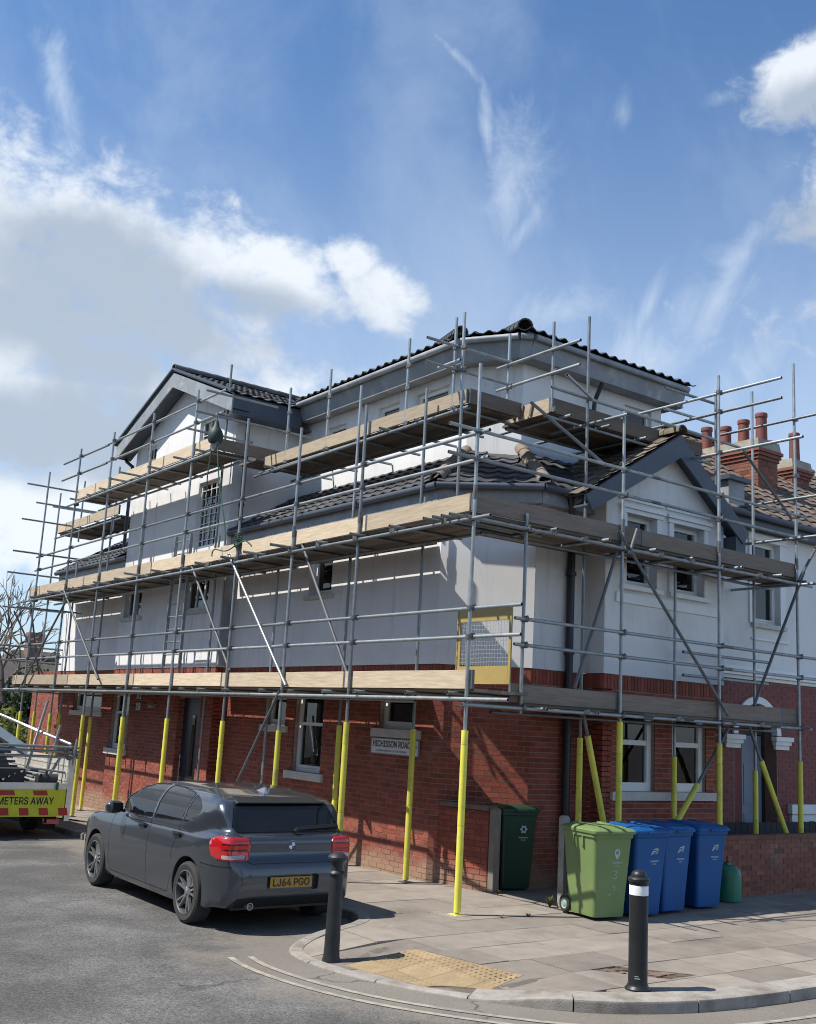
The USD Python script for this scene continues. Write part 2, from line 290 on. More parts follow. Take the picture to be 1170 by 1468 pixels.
def roadmat():
    N = {'g': ('geometry', {}), 'n': ('noise_texture', dict(scale=46.0, detail=6.0, roughness=.7)), 'r': ('rgb_ramp', {'ramp': [(.34, (.058, .057, .055)), (.5, (.122, .118, .113)), (.68, (.21, .20, .19))]}),
         'v': ('voronoi_texture', dict(scale=95.0)), 'vr': ('map_range', dict(from_min=0.0, from_max=.75, to_min=1.25, to_max=.72, clamp=True)), 'vm': ('vector_math', dict(math_type='scale')),
         'n2': ('noise_texture', dict(scale=.55, detail=8.0, roughness=.65)), 'd': ('map_range', dict(range_type='smoothstep', from_min=.40, from_max=.68, to_min=.66, to_max=1.22, clamp=True)), 'dm': ('vector_math', dict(math_type='scale')),
         'at': ('attribute', dict(attribute='tone')), 'n3': ('noise_texture', dict(scale=2.3, detail=9.0, roughness=.7)), 'wn': ('math', dict(math_type='multiply_add', value2=1.5, value3=-.75)), 'wa': ('math', dict(math_type='add')), 'wr': ('map_range', dict(range_type='smoothstep', from_min=.25, from_max=.85, to_min=0.0, to_max=.62, clamp=True)),
         'cn': ('noise_texture', dict(scale=1.3, detail=5.0)), 'ca': ('vector_math', dict(math_type='multiply_add', vector2=(1.1, 1.1, 0.0))), 'cv': ('voronoi_texture', dict(feature='distance_to_edge', scale=.42)), 'cr': ('map_range', dict(from_min=.0, from_max=.012, to_min=.75, to_max=0.0, clamp=True)), 'ck': ('map_range', dict(range_type='smoothstep', from_min=.50, from_max=.62, to_min=0.0, to_max=1.0, clamp=True)), 'cm': ('math', dict(math_type='multiply')), 'cx': ('mix_color', dict(b=(.022, .021, .020))), 'on': ('noise_texture', dict(scale=1.1, detail=4.0)), 'orr': ('map_range', dict(range_type='smoothstep', from_min=.66, from_max=.78, to_min=0.0, to_max=.6, clamp=True)), 'om': ('mix_color', dict(b=(.03, .029, .028))), 'wm': ('mix_color', dict(b=(.21, .182, .15))), 'bp': ('bump', dict(strength=.6, distance=.006)), 'p': ('principled_bsdf', dict(roughness=.92, specular_ior_level=.3))}
    L = [('g.position', 'n.vector'), ('g.position', 'v.vector'), ('g.position', 'n2.vector'), ('g.position', 'n3.vector'), ('n.fac', 'r.fac'), ('v.distance', 'vr.value'), ('r.color', 'vm.vector1'), ('vr.result', 'vm.scale'), ('n2.fac', 'd.value'), ('vm.vector', 'dm.vector1'), ('d.result', 'dm.scale'),
         ('n3.fac', 'wn.value1'), ('wn.value', 'wa.value1'), ('at.fac', 'wa.value2'), ('wa.value', 'wr.value'), ('wr.result', 'wm.fac'), ('dm.vector', 'wm.a'), ('g.position', 'cn.vector'), ('cn.color', 'ca.vector1'), ('g.position', 'ca.vector3'), ('ca.vector', 'cv.vector'), ('cv.distance', 'cr.value'), ('n2.fac', 'ck.value'), ('cr.result', 'cm.value1'), ('ck.result', 'cm.value2'), ('cm.value', 'cx.fac'), ('wm.result', 'cx.a'), ('g.position', 'on.vector'), ('on.fac', 'orr.value'), ('orr.result', 'om.fac'), ('cx.result', 'om.a'), ('om.result', 'p.base_color'), ('v.distance', 'bp.height'), ('bp.normal', 'p.normal')]
    MAT['asphalt'] = usdkit.material(stage, '/World/Looks/asphalt', N, L, surface='p.BSDF')
roadmat()
mk('asphalt_old', (.19, .17, .15), (.13, .12, .105), scale=30, rough=.95, bump=.5, bscale=140, dirt=(.21, .185, .155), dscale=1.3, dlo=.45, dhi=.7, world=True, detail=8)
mk('slab', (.235, .203, .170), (.175, .150, .126), scale=4, rough=.92, bump=.35, bscale=120, tone=.20, dirt=(.125, .106, .090), dscale=.9, dlo=.48, dhi=.75, world=True, detail=8)
mk('pavement_base', (.13, .115, .095), (.08, .07, .06), scale=12, rough=1, bump=.4, world=True)
mk('kerb', (.31, .285, .25), (.215, .195, .17), scale=9, rough=.9, bump=.6, bscale=80, tone=.14, dirt=(.14, .12, .10), dscale=2.3, dlo=.46, dhi=.74, detail=9, world=True)
mk('tactile', (.315, .228, .125), (.24, .172, .095), scale=6, rough=.9, bump=.3, bscale=80, tone=.12, dirt=(.19, .15, .105), dscale=2.0, dlo=.5, dhi=.8, world=True)
mk('sett', (.17, .11, .08), (.10, .07, .055), scale=10, rough=.95, bump=.6, bscale=60, tone=.4, world=True)
mk('road_paint', (.36, .32, .25), (.25, .222, .178), scale=14, rough=.85, bump=.3, world=True, dirt=(.20, .185, .165), dscale=6, dlo=.44, dhi=.64, detail=9)
mk('bollard_black', (.012, .013, .015), (.018, .019, .021), scale=6, spec=.35, rough=.42, bump=.06, bscale=40, dirt=(.07, .065, .06), dscale=6, dlo=.62, dhi=.9)
mk('bollard_grey', (.014, .016, .018), (.024, .026, .028), scale=6, spec=.35, rough=.48, bump=.1, bscale=30, dirt=(.07, .066, .06), dscale=5, dlo=.58, dhi=.85)
mk('reflective', (.80, .80, .79), (.74, .74, .73), scale=9, rough=.4)
mk('bin_green', (.150, .215, .075), (.122, .18, .062), scale=3, rough=.5, bump=.05, bscale=200, dirt=(.15, .19, .09), dscale=3, dlo=.58, dhi=.85)
mk('bin_dark', (.012, .040, .022), (.010, .033, .018), scale=3, rough=.45, bump=.05, bscale=200)
mk('bin_blue', (.002, .074, .235), (.002, .060, .195), scale=3, rough=.5, spec=.3, bump=.08, bscale=200, dirt=(.02, .065, .19), dscale=3)
mk('emblem', (.40, .47, .46), rough=.6)
mk('emblem_dim', (.27, .36, .30), rough=.6)
mk('rubber', (.018, .018, .018), (.028, .027, .026), scale=20, rough=.8)
mk('can_green', (.015, .15, .085), (.012, .12, .07), scale=5, rough=.4)
mk('concrete_post', (.30, .285, .25), (.22, .205, .18), scale=6, rough=.95, bump=.5, bscale=50, dirt=(.14, .14, .10), dscale=3, world=True)
mk('timber_post', (.21, .185, .15), (.14, .12, .10), scale=4, rough=.95, stretch=(10, 10, 1), bump=.4, world=True)
mk('door_navy', (.014, .022, .036), (.012, .018, .03), scale=3, rough=.4)
mk('door_blue', (.21, .24, .29), (.19, .215, .26), scale=3, rough=.5)
mk('chrome', (.72, .72, .72), rough=.15, metal=1.0)
mk('sign_white', (.66, .65, .63), (.56, .55, .53), scale=6, rough=.5)
mk('ink_black', (.02, .02, .02), rough=.6)
mk('ink_grey', (.25, .25, .25), rough=.6)
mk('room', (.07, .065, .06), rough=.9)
mk('curtain', (.70, .68, .63), (.50, .48, .44), scale=5, rough=.95, stretch=(6, 6, .6))
mk('car_paint', (.046, .054, .066), (.041, .049, .061), scale=160, rough=.28, metal=.5, coat=1.0)
mk('car_glass', (.005, .006, .007), rough=.015, spec=.5)
mk('car_black', (.012, .012, .013), rough=.45)
mk('tyre', (.020, .020, .021), (.032, .030, .028), scale=15, rough=.85)
mk('alloy', (.42, .42, .43), (.34, .34, .35), scale=9, rough=.3, metal=.85)
mk('tail_red', (.42, .008, .012), (.34, .006, .010), scale=8, rough=.12, coat=1.0)
mk('tail_dark', (.16, .004, .006), rough=.12, coat=1.0)
mk('tail_white', (.40, .34, .34), rough=.15, coat=1.0)
mk('plate_yellow', (.36, .205, .022), (.31, .175, .02), scale=5, rough=.45)
mk('badge_blue', (.03, .10, .26), rough=.3, coat=.5)
mk('badge_white', (.75, .75, .75), rough=.3, coat=.5)
mk('hi_yellow', (.60, .62, .025), (.48, .50, .03), dirt=(.32, .30, .08), dscale=6, dlo=.55, dhi=.85, scale=4, rough=.45)
mk('hi_red', (.42, .028, .022), (.34, .022, .018), scale=4, rough=.45)
mk('truck_white', (.50, .48, .43), (.40, .38, .33), scale=4, rough=.5, dirt=(.24, .215, .18), dscale=3.5, bump=.1)
mk('truck_dark', (.03, .032, .036), (.02, .02, .022), scale=8, rough=.6)
mk('aluminium', (.66, .67, .68), (.55, .56, .57), scale=6, rough=.35, metal=.8)
mk('rope_green', (.05, .11, .075), (.035, .08, .055), scale=20, rough=.95)
mk('gin_green', (.010, .030, .020), (.008, .022, .016), scale=6, rough=.6)
mk('bark', (.10, .08, .065), (.06, .05, .042), scale=8, rough=.95, stretch=(6, 6, 1), bump=.6)
mk('twig', (.15, .115, .09), (.10, .08, .065), scale=8, rough=.95)
mk('fence_dark', (.020, .021, .024), (.014, .015, .017), scale=5, rough=.8)
mk('far_wall', (.20, .12, .09), (.15, .09, .07), scale=3, rough=.9)
mk('far_roof', (.075, .062, .052), (.05, .043, .037), scale=3, rough=.9, tone=.2)
mk('soil', (.09, .075, .055), (.06, .05, .038), scale=9, rough=1, bump=.5, world=True)
mk('sack', (.56, .44, .38), (.48, .36, .30), scale=8, rough=.9)
def leafmat(name, a, b, tr):
    N = {'at': ('attribute', dict(attribute='tone')), 'r': ('rgb_ramp', {'ramp': [(0.0, a), (1.0, b)]}), 'd': ('principled_bsdf', dict(roughness=.6)), 't': ('translucent_bsdf', dict(color=tr)), 'm': ('mix_closure', dict(fac=.25))}
    MAT[name] = usdkit.material(stage, '/World/Looks/'+name, N, [('at.fac', 'r.fac'), ('r.color', 'd.base_color'), ('d.BSDF', 'm.closure1'), ('t.BSDF', 'm.closure2')], surface='m.closure')
leafmat('leaf_yellow', (.07, .09, .015), (.15, .16, .03), (.20, .24, .03))
leafmat('leaf_dark', (.012, .028, .012), (.03, .055, .022), (.04, .07, .02))
leafmat('leaf_weed', (.06, .075, .025), (.20, .17, .08), (.12, .14, .04))
def glassmat(name, tint, rough=0.01, facmul=1.0):
    N = {'fr': ('fresnel', dict(IOR=1.6)), 'tr': ('transparent_bsdf', dict(color=tint)), 'gl': ('glossy_bsdf', dict(color=(1., 1., 1.), roughness=rough)), 'm': ('mix_closure', {})}
    MAT[name] = usdkit.material(stage, '/World/Looks/'+name, N, [('fr.fac', 'm.fac'), ('tr.BSDF', 'm.closure1'), ('gl.BSDF', 'm.closure2')], surface='m.closure')
glassmat('pane', (.62, .68, .68))
# ------------------------------------------------------------------ ground
def slope(x, y): return -0.016*np.maximum(0, np.asarray(y, float)-14)*(np.asarray(y) < 60) - 0.016*46*(np.asarray(y) >= 60)
def hz(x, y):
    x, y = np.asarray(x, float), np.asarray(y, float); ax, ay, bx, by = 5.84, 9.55, 6.36, 7.62
    t = np.clip(((x-ax)*(bx-ax)+(y-ay)*(by-ay))/((bx-ax)**2+(by-ay)**2), 0, 1); d = np.hypot(x-ax-t*(bx-ax), y-ay-t*(by-ay))
    return slope(x, y) - 0.088*np.exp(-(d/0.62)**3)
ROAD = -0.10
def sheet(xs, ys, zf):
    X, Y = np.meshgrid(xs, ys, indexing='ij'); Z = zf(X, Y); v = np.stack([X, Y, Z], -1).reshape(-1, 3); n = len(ys)
    i, j = np.meshgrid(np.arange(len(xs)-1), np.arange(n-1), indexing='ij'); a = (i*n+j).ravel()
    return v, np.vstack([np.stack([a, a+n, a+n+1], 1), np.stack([a, a+n+1, a+1], 1)])
def axis(*segs):
    return np.unique(np.concatenate([np.linspace(*s) for s in segs]))
KP = np.array([(7.55, 60), (7.55, 30), (7.55, 11.3), (7.5, 10.8), (7.2, 10.42), (6.3, 10.06), (5.95, 9.85), (5.84, 9.4), (5.90, 8.75), (6.08, 8.15), (6.32, 7.7), (6.6, 7.3), (6.85, 6.98), (7.2, 6.67), (7.8, 6.40), (8.45, 6.27), (9.5, 6.2), (14, 6.2), (40, 6.2)], float)
def chaikin(p, k=2):
    for _ in range(k):
        a, b = p[:-1], p[1:]; q = np.empty((2*len(a), 2)); q[0::2] = a*.75+b*.25; q[1::2] = a*.25+b*.75
        p = np.vstack([p[:1], q, p[-1:]])
    return p
KS = chaikin(KP); KL = LineString(KS)
import shapely
LANDP = Polygon(list(KS)+[(40, 60)])
v, f = sheet(axis((-500, -20, 7), (-20, 0, 11), (0, 12, 49), (12, 40, 15), (40, 500, 7)), axis((-500, -20, 7), (-20, 2, 12), (2, 26, 97), (26, 70, 23), (70, 600, 7)), lambda x, y: ROAD+slope(x, y)+0.0*x)
kd = shapely.distance(LANDP, shapely.points(v[:, 0], v[:, 1]))
structure('road', MB().raw(v, f, np.clip(1.05-kd/1.5, 0, 1)+.10*np.exp(-((v[:, 0]-4.2)/1.4)**2)), 'asphalt')
def sub(line, a, b, step=0.12):
    n = max(2, int((b-a)/step)+1); return np.array([line.interpolate(t).coords[0] for t in np.linspace(a, b, n)])
def path_sweep(pts, prof, zf, tone=.5, caps=True):
    """prof: (offset to the left of travel, z) closed counter-clockwise polygon."""
    pts = np.asarray(pts, float); d = np.gradient(pts, axis=0); d /= np.linalg.norm(d, axis=1)[:, None]; nl = np.stack([-d[:, 1], d[:, 0]], 1)
    prof = np.asarray(prof, float); k, n = len(prof), len(pts)
    v = np.zeros((n, k, 3)); v[:, :, :2] = pts[:, None]+nl[:, None]*prof[None, :, :1]; v[:, :, 2] = prof[None, :, 1]+zf(v[:, :, 0], v[:, :, 1]); v = v.reshape(-1, 3)
    f = []
    for a in range(n-1):
        for i in range(k):
            j = (i+1) % k; f += [(a*k+i, a*k+j, (a+1)*k+j), (a*k+i, (a+1)*k+j, (a+1)*k+i)]
    if caps:
        for i in range(1, k-1): f += [(0, i+1, i), ((n-1)*k, (n-1)*k+i, (n-1)*k+i+1)]
    m = trimesh.Trimesh(v, f, process=False)
    if m.volume < 0: m.invert()
    return m
# road markings: worn double lines along the corner kerb
lines = []
for off in (0.42, 0.62):
    l = KL.parallel_offset(off, 'right'); l = l if l.geom_type == 'LineString' else max(l.geoms, key=lambda q: q.length)
    c = np.array(l.coords)
    if c[0, 1] < c[-1, 1]: c = c[::-1]
    l = LineString(c); s0 = l.project(Point(5.3, 9.75)); s1 = l.project(Point(14, 5.6))
    mb = MB(); pts = sub(l, s0, s1, .2)
    d = np.gradient(pts, axis=0); d /= np.linalg.norm(d, axis=1)[:, None]; nl = np.stack([-d[:, 1], d[:, 0]], 1)
    a, b = pts+nl*.032, pts-nl*.032; z = ROAD+slope(pts[:, 0], pts[:, 1])+.006
    v = np.vstack([np.c_[a, z], np.c_[b, z]]); n = len(pts); i = np.arange(n-1); f = np.vstack([np.stack([i, i+1, n+i+1], 1), np.stack([i, n+i+1, n+i], 1)])
    tri = v[f[0]]; 
    if np.cross(tri[1]-tri[0], tri[2]-tri[0])[2] < 0: f = f[:, ::-1]
    structure('road_line', mb.raw(v, f), 'road_paint')
# pavement base, then kerb stones and paving slabs as pieces of it
inner = KL.parallel_offset(0.10, 'left')
land = Polygon(list(KS)+[(40, 60)])
base = land.buffer(-0.04)
vv, ff = trimesh.creation.triangulate_polygon(base.simplify(.01), engine='earcut')
m = trimesh.Trimesh(np.c_[vv, np.zeros(len(vv))], ff).subdivide_to_size(1.2)
w = m.vertices.copy(); w[:, 2] = hz(w[:, 0], w[:, 1])-0.022; fn = m.faces if m.face_normals[:, 2].mean() > 0 else m.faces[:, ::-1]
PAV = structure('pavement', MB().raw(w, fn), 'pavement_base')
slen = KL.project(Point(30, 6.2)); s = KL.project(Point(7.55, 34))
wide0 = KL.project(Point(6.5, 7.45))
kstone = None
while s < slen:
    L = 0.915 if s < wide0 else 1.15
    e = s+L; wd = .14 if s < wide0-.3 else .31
    pts = sub(KL, s+.004, e-.010)
    prof = [(0, -.16), (wd, -.16), (wd, .004), (.03, .008), (.008, -.002), (0, -.022)]
    m = path_sweep(pts, prof, lambda x, y: hz(x, y)+0.0, .5)
    obj('kerb_stone', MB().add(m, None, 40, RNG.random()), 'kerb', PAV)
    s = e
inside = land.buffer(-0.14).difference(LineString(sub(KL, wide0-.3, slen)).buffer(.325))
HOUSE_FOOT = Polygon([(9.95, 60), (9.95, 12.7), (10.95, 11.7), (12.0, 11.7), (12.0, 11.25), (14.84, 11.25), (14.84, 11.7), (40, 11.7), (40, 60)])
GARDEN = Polygon([(10.15, 12.55), (10.15, 11.62), (10.35, 10.32), (40, 10.32), (40, 12), (10.15, 12.6)])
tact = Polygon([(6.12, 9.02), (6.98, 9.02), (7.24, 7.72), (6.62, 7.60), (6.42, 7.62)]).intersection(inside)
patch = Polygon([(7.98, 7.60), (8.36, 7.62), (8.86, 7.02), (8.42, 7.02)])
paveable = inside.difference(HOUSE_FOOT).difference(GARDEN.buffer(.02)).difference(tact.buffer(.006)).difference(patch.buffer(.004))
def slab_mesh(poly, thick, tone, bevel=.004, top=0.0):
    mb = MB(); p = poly.simplify(.004)
    for g in getattr(p, 'geoms', [p]):
        if g.area < .004: continue
        m = trimesh.creation.extrude_polygon(g, thick, engine='earcut'); v = m.vertices.copy()
        v[:, 2] += hz(v[:, 0], v[:, 1])-thick+top
        mb.add(trimesh.Trimesh(v, m.faces, process=False), None, False, tone)
    return mb
slabs = []
y = 6.35; row = 0
while y < 10.35:
    d = .62; x = 5.6-RNG.random()*.6
    while x < 19:
        l = RNG.choice([.75, .9, .9, .62]); q = sbox(x+.004, y+.004, x+l-.004, y+d-.004).intersection(paveable)
        if q.area > .01: slabs.append(q)
        x += l
    y += d
y = 10.35 if False else y
while y < 33:
    d = .78; x = 7.4-RNG.random()*.5
    while x < 10.9:
        l = RNG.choice([.9, 1.05, .75]); q = sbox(x+.003, y+.003, x+l-.003, y+d-.003).intersection(paveable)
        if q.area > .01: slabs.append(q)
        x += l
    y += d
slabs.sort(key=lambda q: math.hypot(q.centroid.x, q.centroid.y))
rest = MB()
for k, q in enumerate(slabs):
    dz = RNG.uniform(-.004, .003)
    mb = slab_mesh(q, .04, RNG.random(), top=dz)
    if not mb.n: continue
    if k < 290: obj('paving_slab', mb, 'slab', PAV)
    else: rest.raw(*mb.arr())
if rest.n: obj('far_paving', rest, 'slab', PAV).SetCustomDataByKey('kind', 'stuff')
# tactile blister slabs
dome = trimesh.creation.icosphere(subdivisions=1, radius=.0135); dome = trimesh.intersections.slice_mesh_plane(dome, (0, 0, 1), (0, 0, 0)); dv, df = dome.vertices, dome.faces
for ix in range(3):
    for iy in range(5):
        x0, y0 = 6.05+.4*ix, 7.42+.4*iy
        q = sbox(x0+.003, y0+.003, x0+.397, y0+.397).intersection(tact)
        if q.area < .006: continue
        tn = RNG.random(); mb = slab_mesh(q, .04, tn, top=-.002)
        for a in range(6):
            for b in range(6):
                px, py = x0+.034+.0665*a, y0+.034+.0665*b
                if q.buffer(-.012).contains(Point(px, py)):
                    mb.raw(dv*(1, 1, .55)+(px, py, float(hz(px, py))-.003), df, tn)
        obj('tactile_slab', mb, 'tactile', PAV)
# patch of old setts where a slab is missing
e1, e2 = np.array([.44, .02]), np.array([.44, -.58])
o = np.array([7.98, 7.60])
for i in range(5):
    for j in range(3):
        c0 = o+np.array([.40, .015])*j/3*1.0+np.array([.46, -.59])*i/5; a, b = np.array([.40, .015])/3*.86, np.array([.46, -.59])/5*.84
        z = float(hz(*c0))-.012+RNG.uniform(-.012, .010)
        obj('sett', MB().obox((c0[0], c0[1], z-.04), (a[0], a[1], RNG.uniform(-.006, .006)), (b[0], b[1], 0), (0, 0, .04), RNG.random()), 'sett', PAV)
mb = MB(); vv, ff = trimesh.creation.triangulate_polygon(GARDEN.union(sbox(10.2, 10.3, 40, 11.8)).difference(HOUSE_FOOT.buffer(-.05)), engine='earcut')
w = np.c_[vv, np.full(len(vv), -.006)]
t0 = w[ff[0]]; ff = ff if np.cross(t0[1]-t0[0], t0[2]-t0[0])[2] > 0 else ff[:, ::-1]
structure('garden_path', mb.raw(w, ff), 'slab')

# ------------------------------------------------------------------ walls made of bricks, panels and windows
BRICKS = []     # (distance, parent, vertices, faces, tone, material)
def rects_minus(L, z0, z1, holes):
    p = sbox(0, z0, L, z1)
    for (a, b, c, d) in holes: p = p.difference(sbox(a, c, b, d))
    return p
def panel(mb, O, u, n, poly, thick, tone=.5):
    """wall panel: polygon in (u, z), its face in the plane through O with outward normal n, thickness going inwards."""
    u, n = nrm(u), nrm(n); z = np.array([0., 0, 1])
    # local x=u, y=z ; local z = u x z ; make it point inwards
    w = np.cross(u, z); 
    if np.dot(w, n) > 0: mb.prism(poly, frame(np.asarray(O, float)-n*thick, u, z, w), thick, tone)
    else: mb.prism(poly, frame(np.asarray(O, float), u, z, w), thick, tone)
    return mb
def lay_bricks(parent, O, u, n, L, z0, z1, holes=(), mat='brick', bl=.215, bh=.065, jt=.010, soldier=False, poly=None, seed=0, pick=True, proud=.005, name='brick'):
    R = random.Random(seed+int(L*100)); u, n, O = nrm(u), nrm(n), np.asarray(O, float); z = z0+jt/2; row = 0
    while z < z1-.02:
        h = min(bh, z1-z-.002)
        zm = z+h/2
        iv = [(0.0, L)]
        for (a, b, c, d) in holes:
            if c < z+h-.012 and d > z+.012:
                new = []
                for (p, q) in iv:
                    if b <= p or a >= q: new.append((p, q)); continue
                    if a > p: new.append((p, a))
                    if b < q: new.append((b, q))
                iv = new
        x = -(bl+jt)/2 if row % 2 else 0.0
        while x < L:
            for (p, q) in iv:
                a, b = max(x, p), min(x+bl, q)
                if b-a > .03:
                    if poly is not None and not poly.contains(Point((a+b)/2, zm)): continue
                    ft = proud+R.uniform(-.0015, .002); bk = -.012
                    o = O+u*a+n*bk+np.array([0, 0, z+R.uniform(-.001, .001)])
                    mb = MB().obox(o, u*(b-a), n*(ft-bk), (0, 0, h), min(1, max(0, R.gauss(.5, .26))))
                    c = o+u*(b-a)/2; dist = np.linalg.norm(c-CAM)
                    BRICKS.append((dist if pick else 999+dist, parent, mb.arr(), mat, name))
            x += bl+jt
        z += bh+jt; row += 1
def flush_bricks(limit, stuffname='brickwork'):
    global BRICKS
    BRICKS.sort(key=lambda q: q[0]); rest = {}
    for k, (d, parent, a, mat, name) in enumerate(BRICKS):
        if k < limit: obj(name, MB().raw(*a), mat, parent)
        else: rest.setdefault((str(parent.GetPath()), mat), (parent, MB()))[1].raw(*a)
    for (pp, mat), (parent, mb) in rest.items(): obj(stuffname, mb, mat, parent).SetCustomDataByKey('kind', 'stuff')
    BRICKS = []
def window(parent, O, u, n, u0, u1, z0, z1, setback=.09, fw=.055, bars=(), sill=None, mat='white_paint', curtain=False, depth=.05, transom=None, room=True, lattice=None, label=None, casement=0):
    """a window in the opening (u0..u1, z0..z1) of the wall face through O; frame is the part, pane and sill its pieces."""
    u, n, O = nrm(u), nrm(n), np.asarray(O, float); Z = np.array([0., 0, 1])
    def bar(mb, a, b, c, d, f=0.0, dp=depth): mb.obox(O+u*a+Z*c-n*(setback-f), u*(b-a), Z*(d-c), -n*dp)
    mb = MB()
    bar(mb, u0, u1, z0, z0+fw*1.25); bar(mb, u0, u1, z1-fw, z1); bar(mb, u0, u0+fw, z0+fw*1.25, z1-fw); bar(mb, u1-fw, u1, z0+fw*1.25, z1-fw)
    if transom:
        bar(mb, u0+fw, u1-fw, transom-fw*.5, transom+fw*.5, .006)
    for t in bars: bar(mb, t-.018, t+.018, z0+fw*1.25, z1-fw, -.004)
    if casement:
        c = casement; s = fw+c
        bar(mb, u0+fw, u1-fw, z0+fw*1.25, z0+fw*1.25+c, .012); bar(mb, u0+fw, u1-fw, z1-s, z1-fw, .012); bar(mb, u0+fw, u0+s, z0+fw*1.25+c, z1-s, .012); bar(mb, u1-s, u1-fw, z0+fw*1.25+c, z1-s, .012)
    if lattice:
        k, q = lattice
        for i in range(1, k): bar(mb, u0+(u1-u0)*i/k-.008, u0+(u1-u0)*i/k+.008, z0+fw, z1-fw, .0, .02)
        for i in range(1, q): bar(mb, u0+fw, u1-fw, z0+(z1-z0)*i/q-.008, z0+(z1-z0)*i/q+.008, .002, .02)
    fr = obj('window', mb, mat, parent, label)
    p = MB(); p.obox(O+u*(u0+fw*.5)+Z*(z0+fw*.6)-n*(setback+.03), u*(u1-u0-fw), Z*(z1-z0-fw), -n*.004); obj('pane', p, 'pane', fr)
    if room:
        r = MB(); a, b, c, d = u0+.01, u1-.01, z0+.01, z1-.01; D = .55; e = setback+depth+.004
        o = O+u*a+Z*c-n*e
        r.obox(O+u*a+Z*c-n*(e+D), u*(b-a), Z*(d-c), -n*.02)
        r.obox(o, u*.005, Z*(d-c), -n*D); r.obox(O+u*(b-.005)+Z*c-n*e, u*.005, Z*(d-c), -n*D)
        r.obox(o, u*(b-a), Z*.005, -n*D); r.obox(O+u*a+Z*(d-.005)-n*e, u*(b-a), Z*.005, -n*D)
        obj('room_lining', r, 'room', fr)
    if curtain:
        c = MB(); n_ = 26; D = setback+.075
        t = np.linspace(0, 1, n_); wv = .018*np.sin(t*55)+.01*np.sin(t*23+1)
        top = np.array([O+u*(u0+.02+(u1-u0-.04)*a)+Z*(z1-.02)-n*(D+w_) for a, w_ in zip(t, wv)]); bot = np.array([O+u*(u0+.02+(u1-u0-.04)*a)+Z*(z0+curtain)-n*(D+1.3*w_) for a, w_ in zip(t, wv)])
        i = np.arange(n_-1); v = np.vstack([top, bot]); f = np.vstack([np.stack([i, i+1, n_+i+1], 1), np.stack([i, n_+i+1, n_+i], 1)])
        c.raw(v, f); obj('curtain', c, 'curtain', fr)
    if sill:
        a, b, c, d, pr = sill
        s = MB(); s.obox(O+u*a+Z*c-n*.10, u*(b-a), Z*(d-c), n*(.10+pr)); obj('sill', s, 'stone_sill', fr)
    return fr
X_, Y_, Z_ = np.array([1., 0, 0]), np.array([0., 1, 0]), np.array([0., 0, 1])

# ------------------------------------------------------------------ the corner house
H = thing('corner_house', 'white rendered corner house with red brick ground floor behind the scaffold', 'house', (0, 0, 0))
LX, WX, RY, BY = 9.95, 9.68, 11.70, 11.25
S0, S1 = np.array([LX, 12.70, 0]), np.array([LX+1.0, 11.70, 0]); SU = nrm(S1-S0); SN = nrm((-1, -1, 0)); SL = float(np.linalg.norm(S1-S0))
ZB = 3.11
# windows: name -> (y0, y1, z0, z1)
G_A, G_B, G_C = (13.15, 14.10, 2.12, 2.64), (15.75, 16.69, 1.30, 2.66), (17.02, 17.72, 2.06, 2.62)
U_A = (15.75, 16.50, 4.36, 5.06)
D_D, D_W = (19.93, 20.97, -.05, 2.50), (23.58, 24.57, 1.30, 2.60)
E_W = (26.0, 27.95, 2.10, 2.62)
U_W1, U_W2 = (20.0, 21.15, 4.30, 4.98), (23.45, 24.45, 4.30, 4.95)
L_W = (19.95, 20.92, 5.60, 7.06)
T_1, T_2 = (20.40, 21.15, 7.45, 8.50), (23.45, 24.15, 7.50, 8.40)
ysh = lambda w, y0: (w[0]-y0, w[1]-y0, w[2], w[3])
bw = MB()
panel(bw, (LX, 12.70, 0), Y_, -X_, rects_minus(6.70, -.4, ZB, [ysh(w, 12.70) for w in (G_A, G_B, G_C)]), .20)
panel(bw, (WX, 19.40, 0), Y_, -X_, rects_minus(5.25, -.5, ZB, [ysh(w, 19.40) for w in (D_D, D_W)]), .25)
panel(bw, (WX, 19.40, 0), X_, -Y_, sbox(0.002, -.5, .40, ZB), .2)
panel(bw, (LX, 24.65, 0), Y_, -X_, rects_minus(6.75, -.6, ZB, [ysh(E_W, 24.65)]), .20)
panel(bw, S0+SN*0, SU, SN, sbox(0, -.4, SL, ZB), .20)
panel(bw, (S1[0], RY, 0), X_, -Y_, sbox(0, -.4, 12.0-S1[0], ZB), .20)
panel(bw, (12.0, BY, 0), Y_, -X_, sbox(0, -.4, RY-BY, ZB), .2)
B_1, B_2 = (12.32, 13.16, 1.40, 2.66), (13.57, 14.40, 1.40, 2.66)
xsh = lambda w, x0: (w[0]-x0, w[1]-x0, w[2], w[3])
panel(bw, (12.0, BY, 0), X_, -Y_, rects_minus(2.84, -.4, ZB, [xsh(B_1, 12.), xsh(B_2, 12.)]), .22)
panel(bw, (14.84, BY, 0), Y_, X_, sbox(0, -.4, .45, ZB), .2)
BWALL = obj('brick_wall', bw, 'mortar', H)
SOL = 2.885
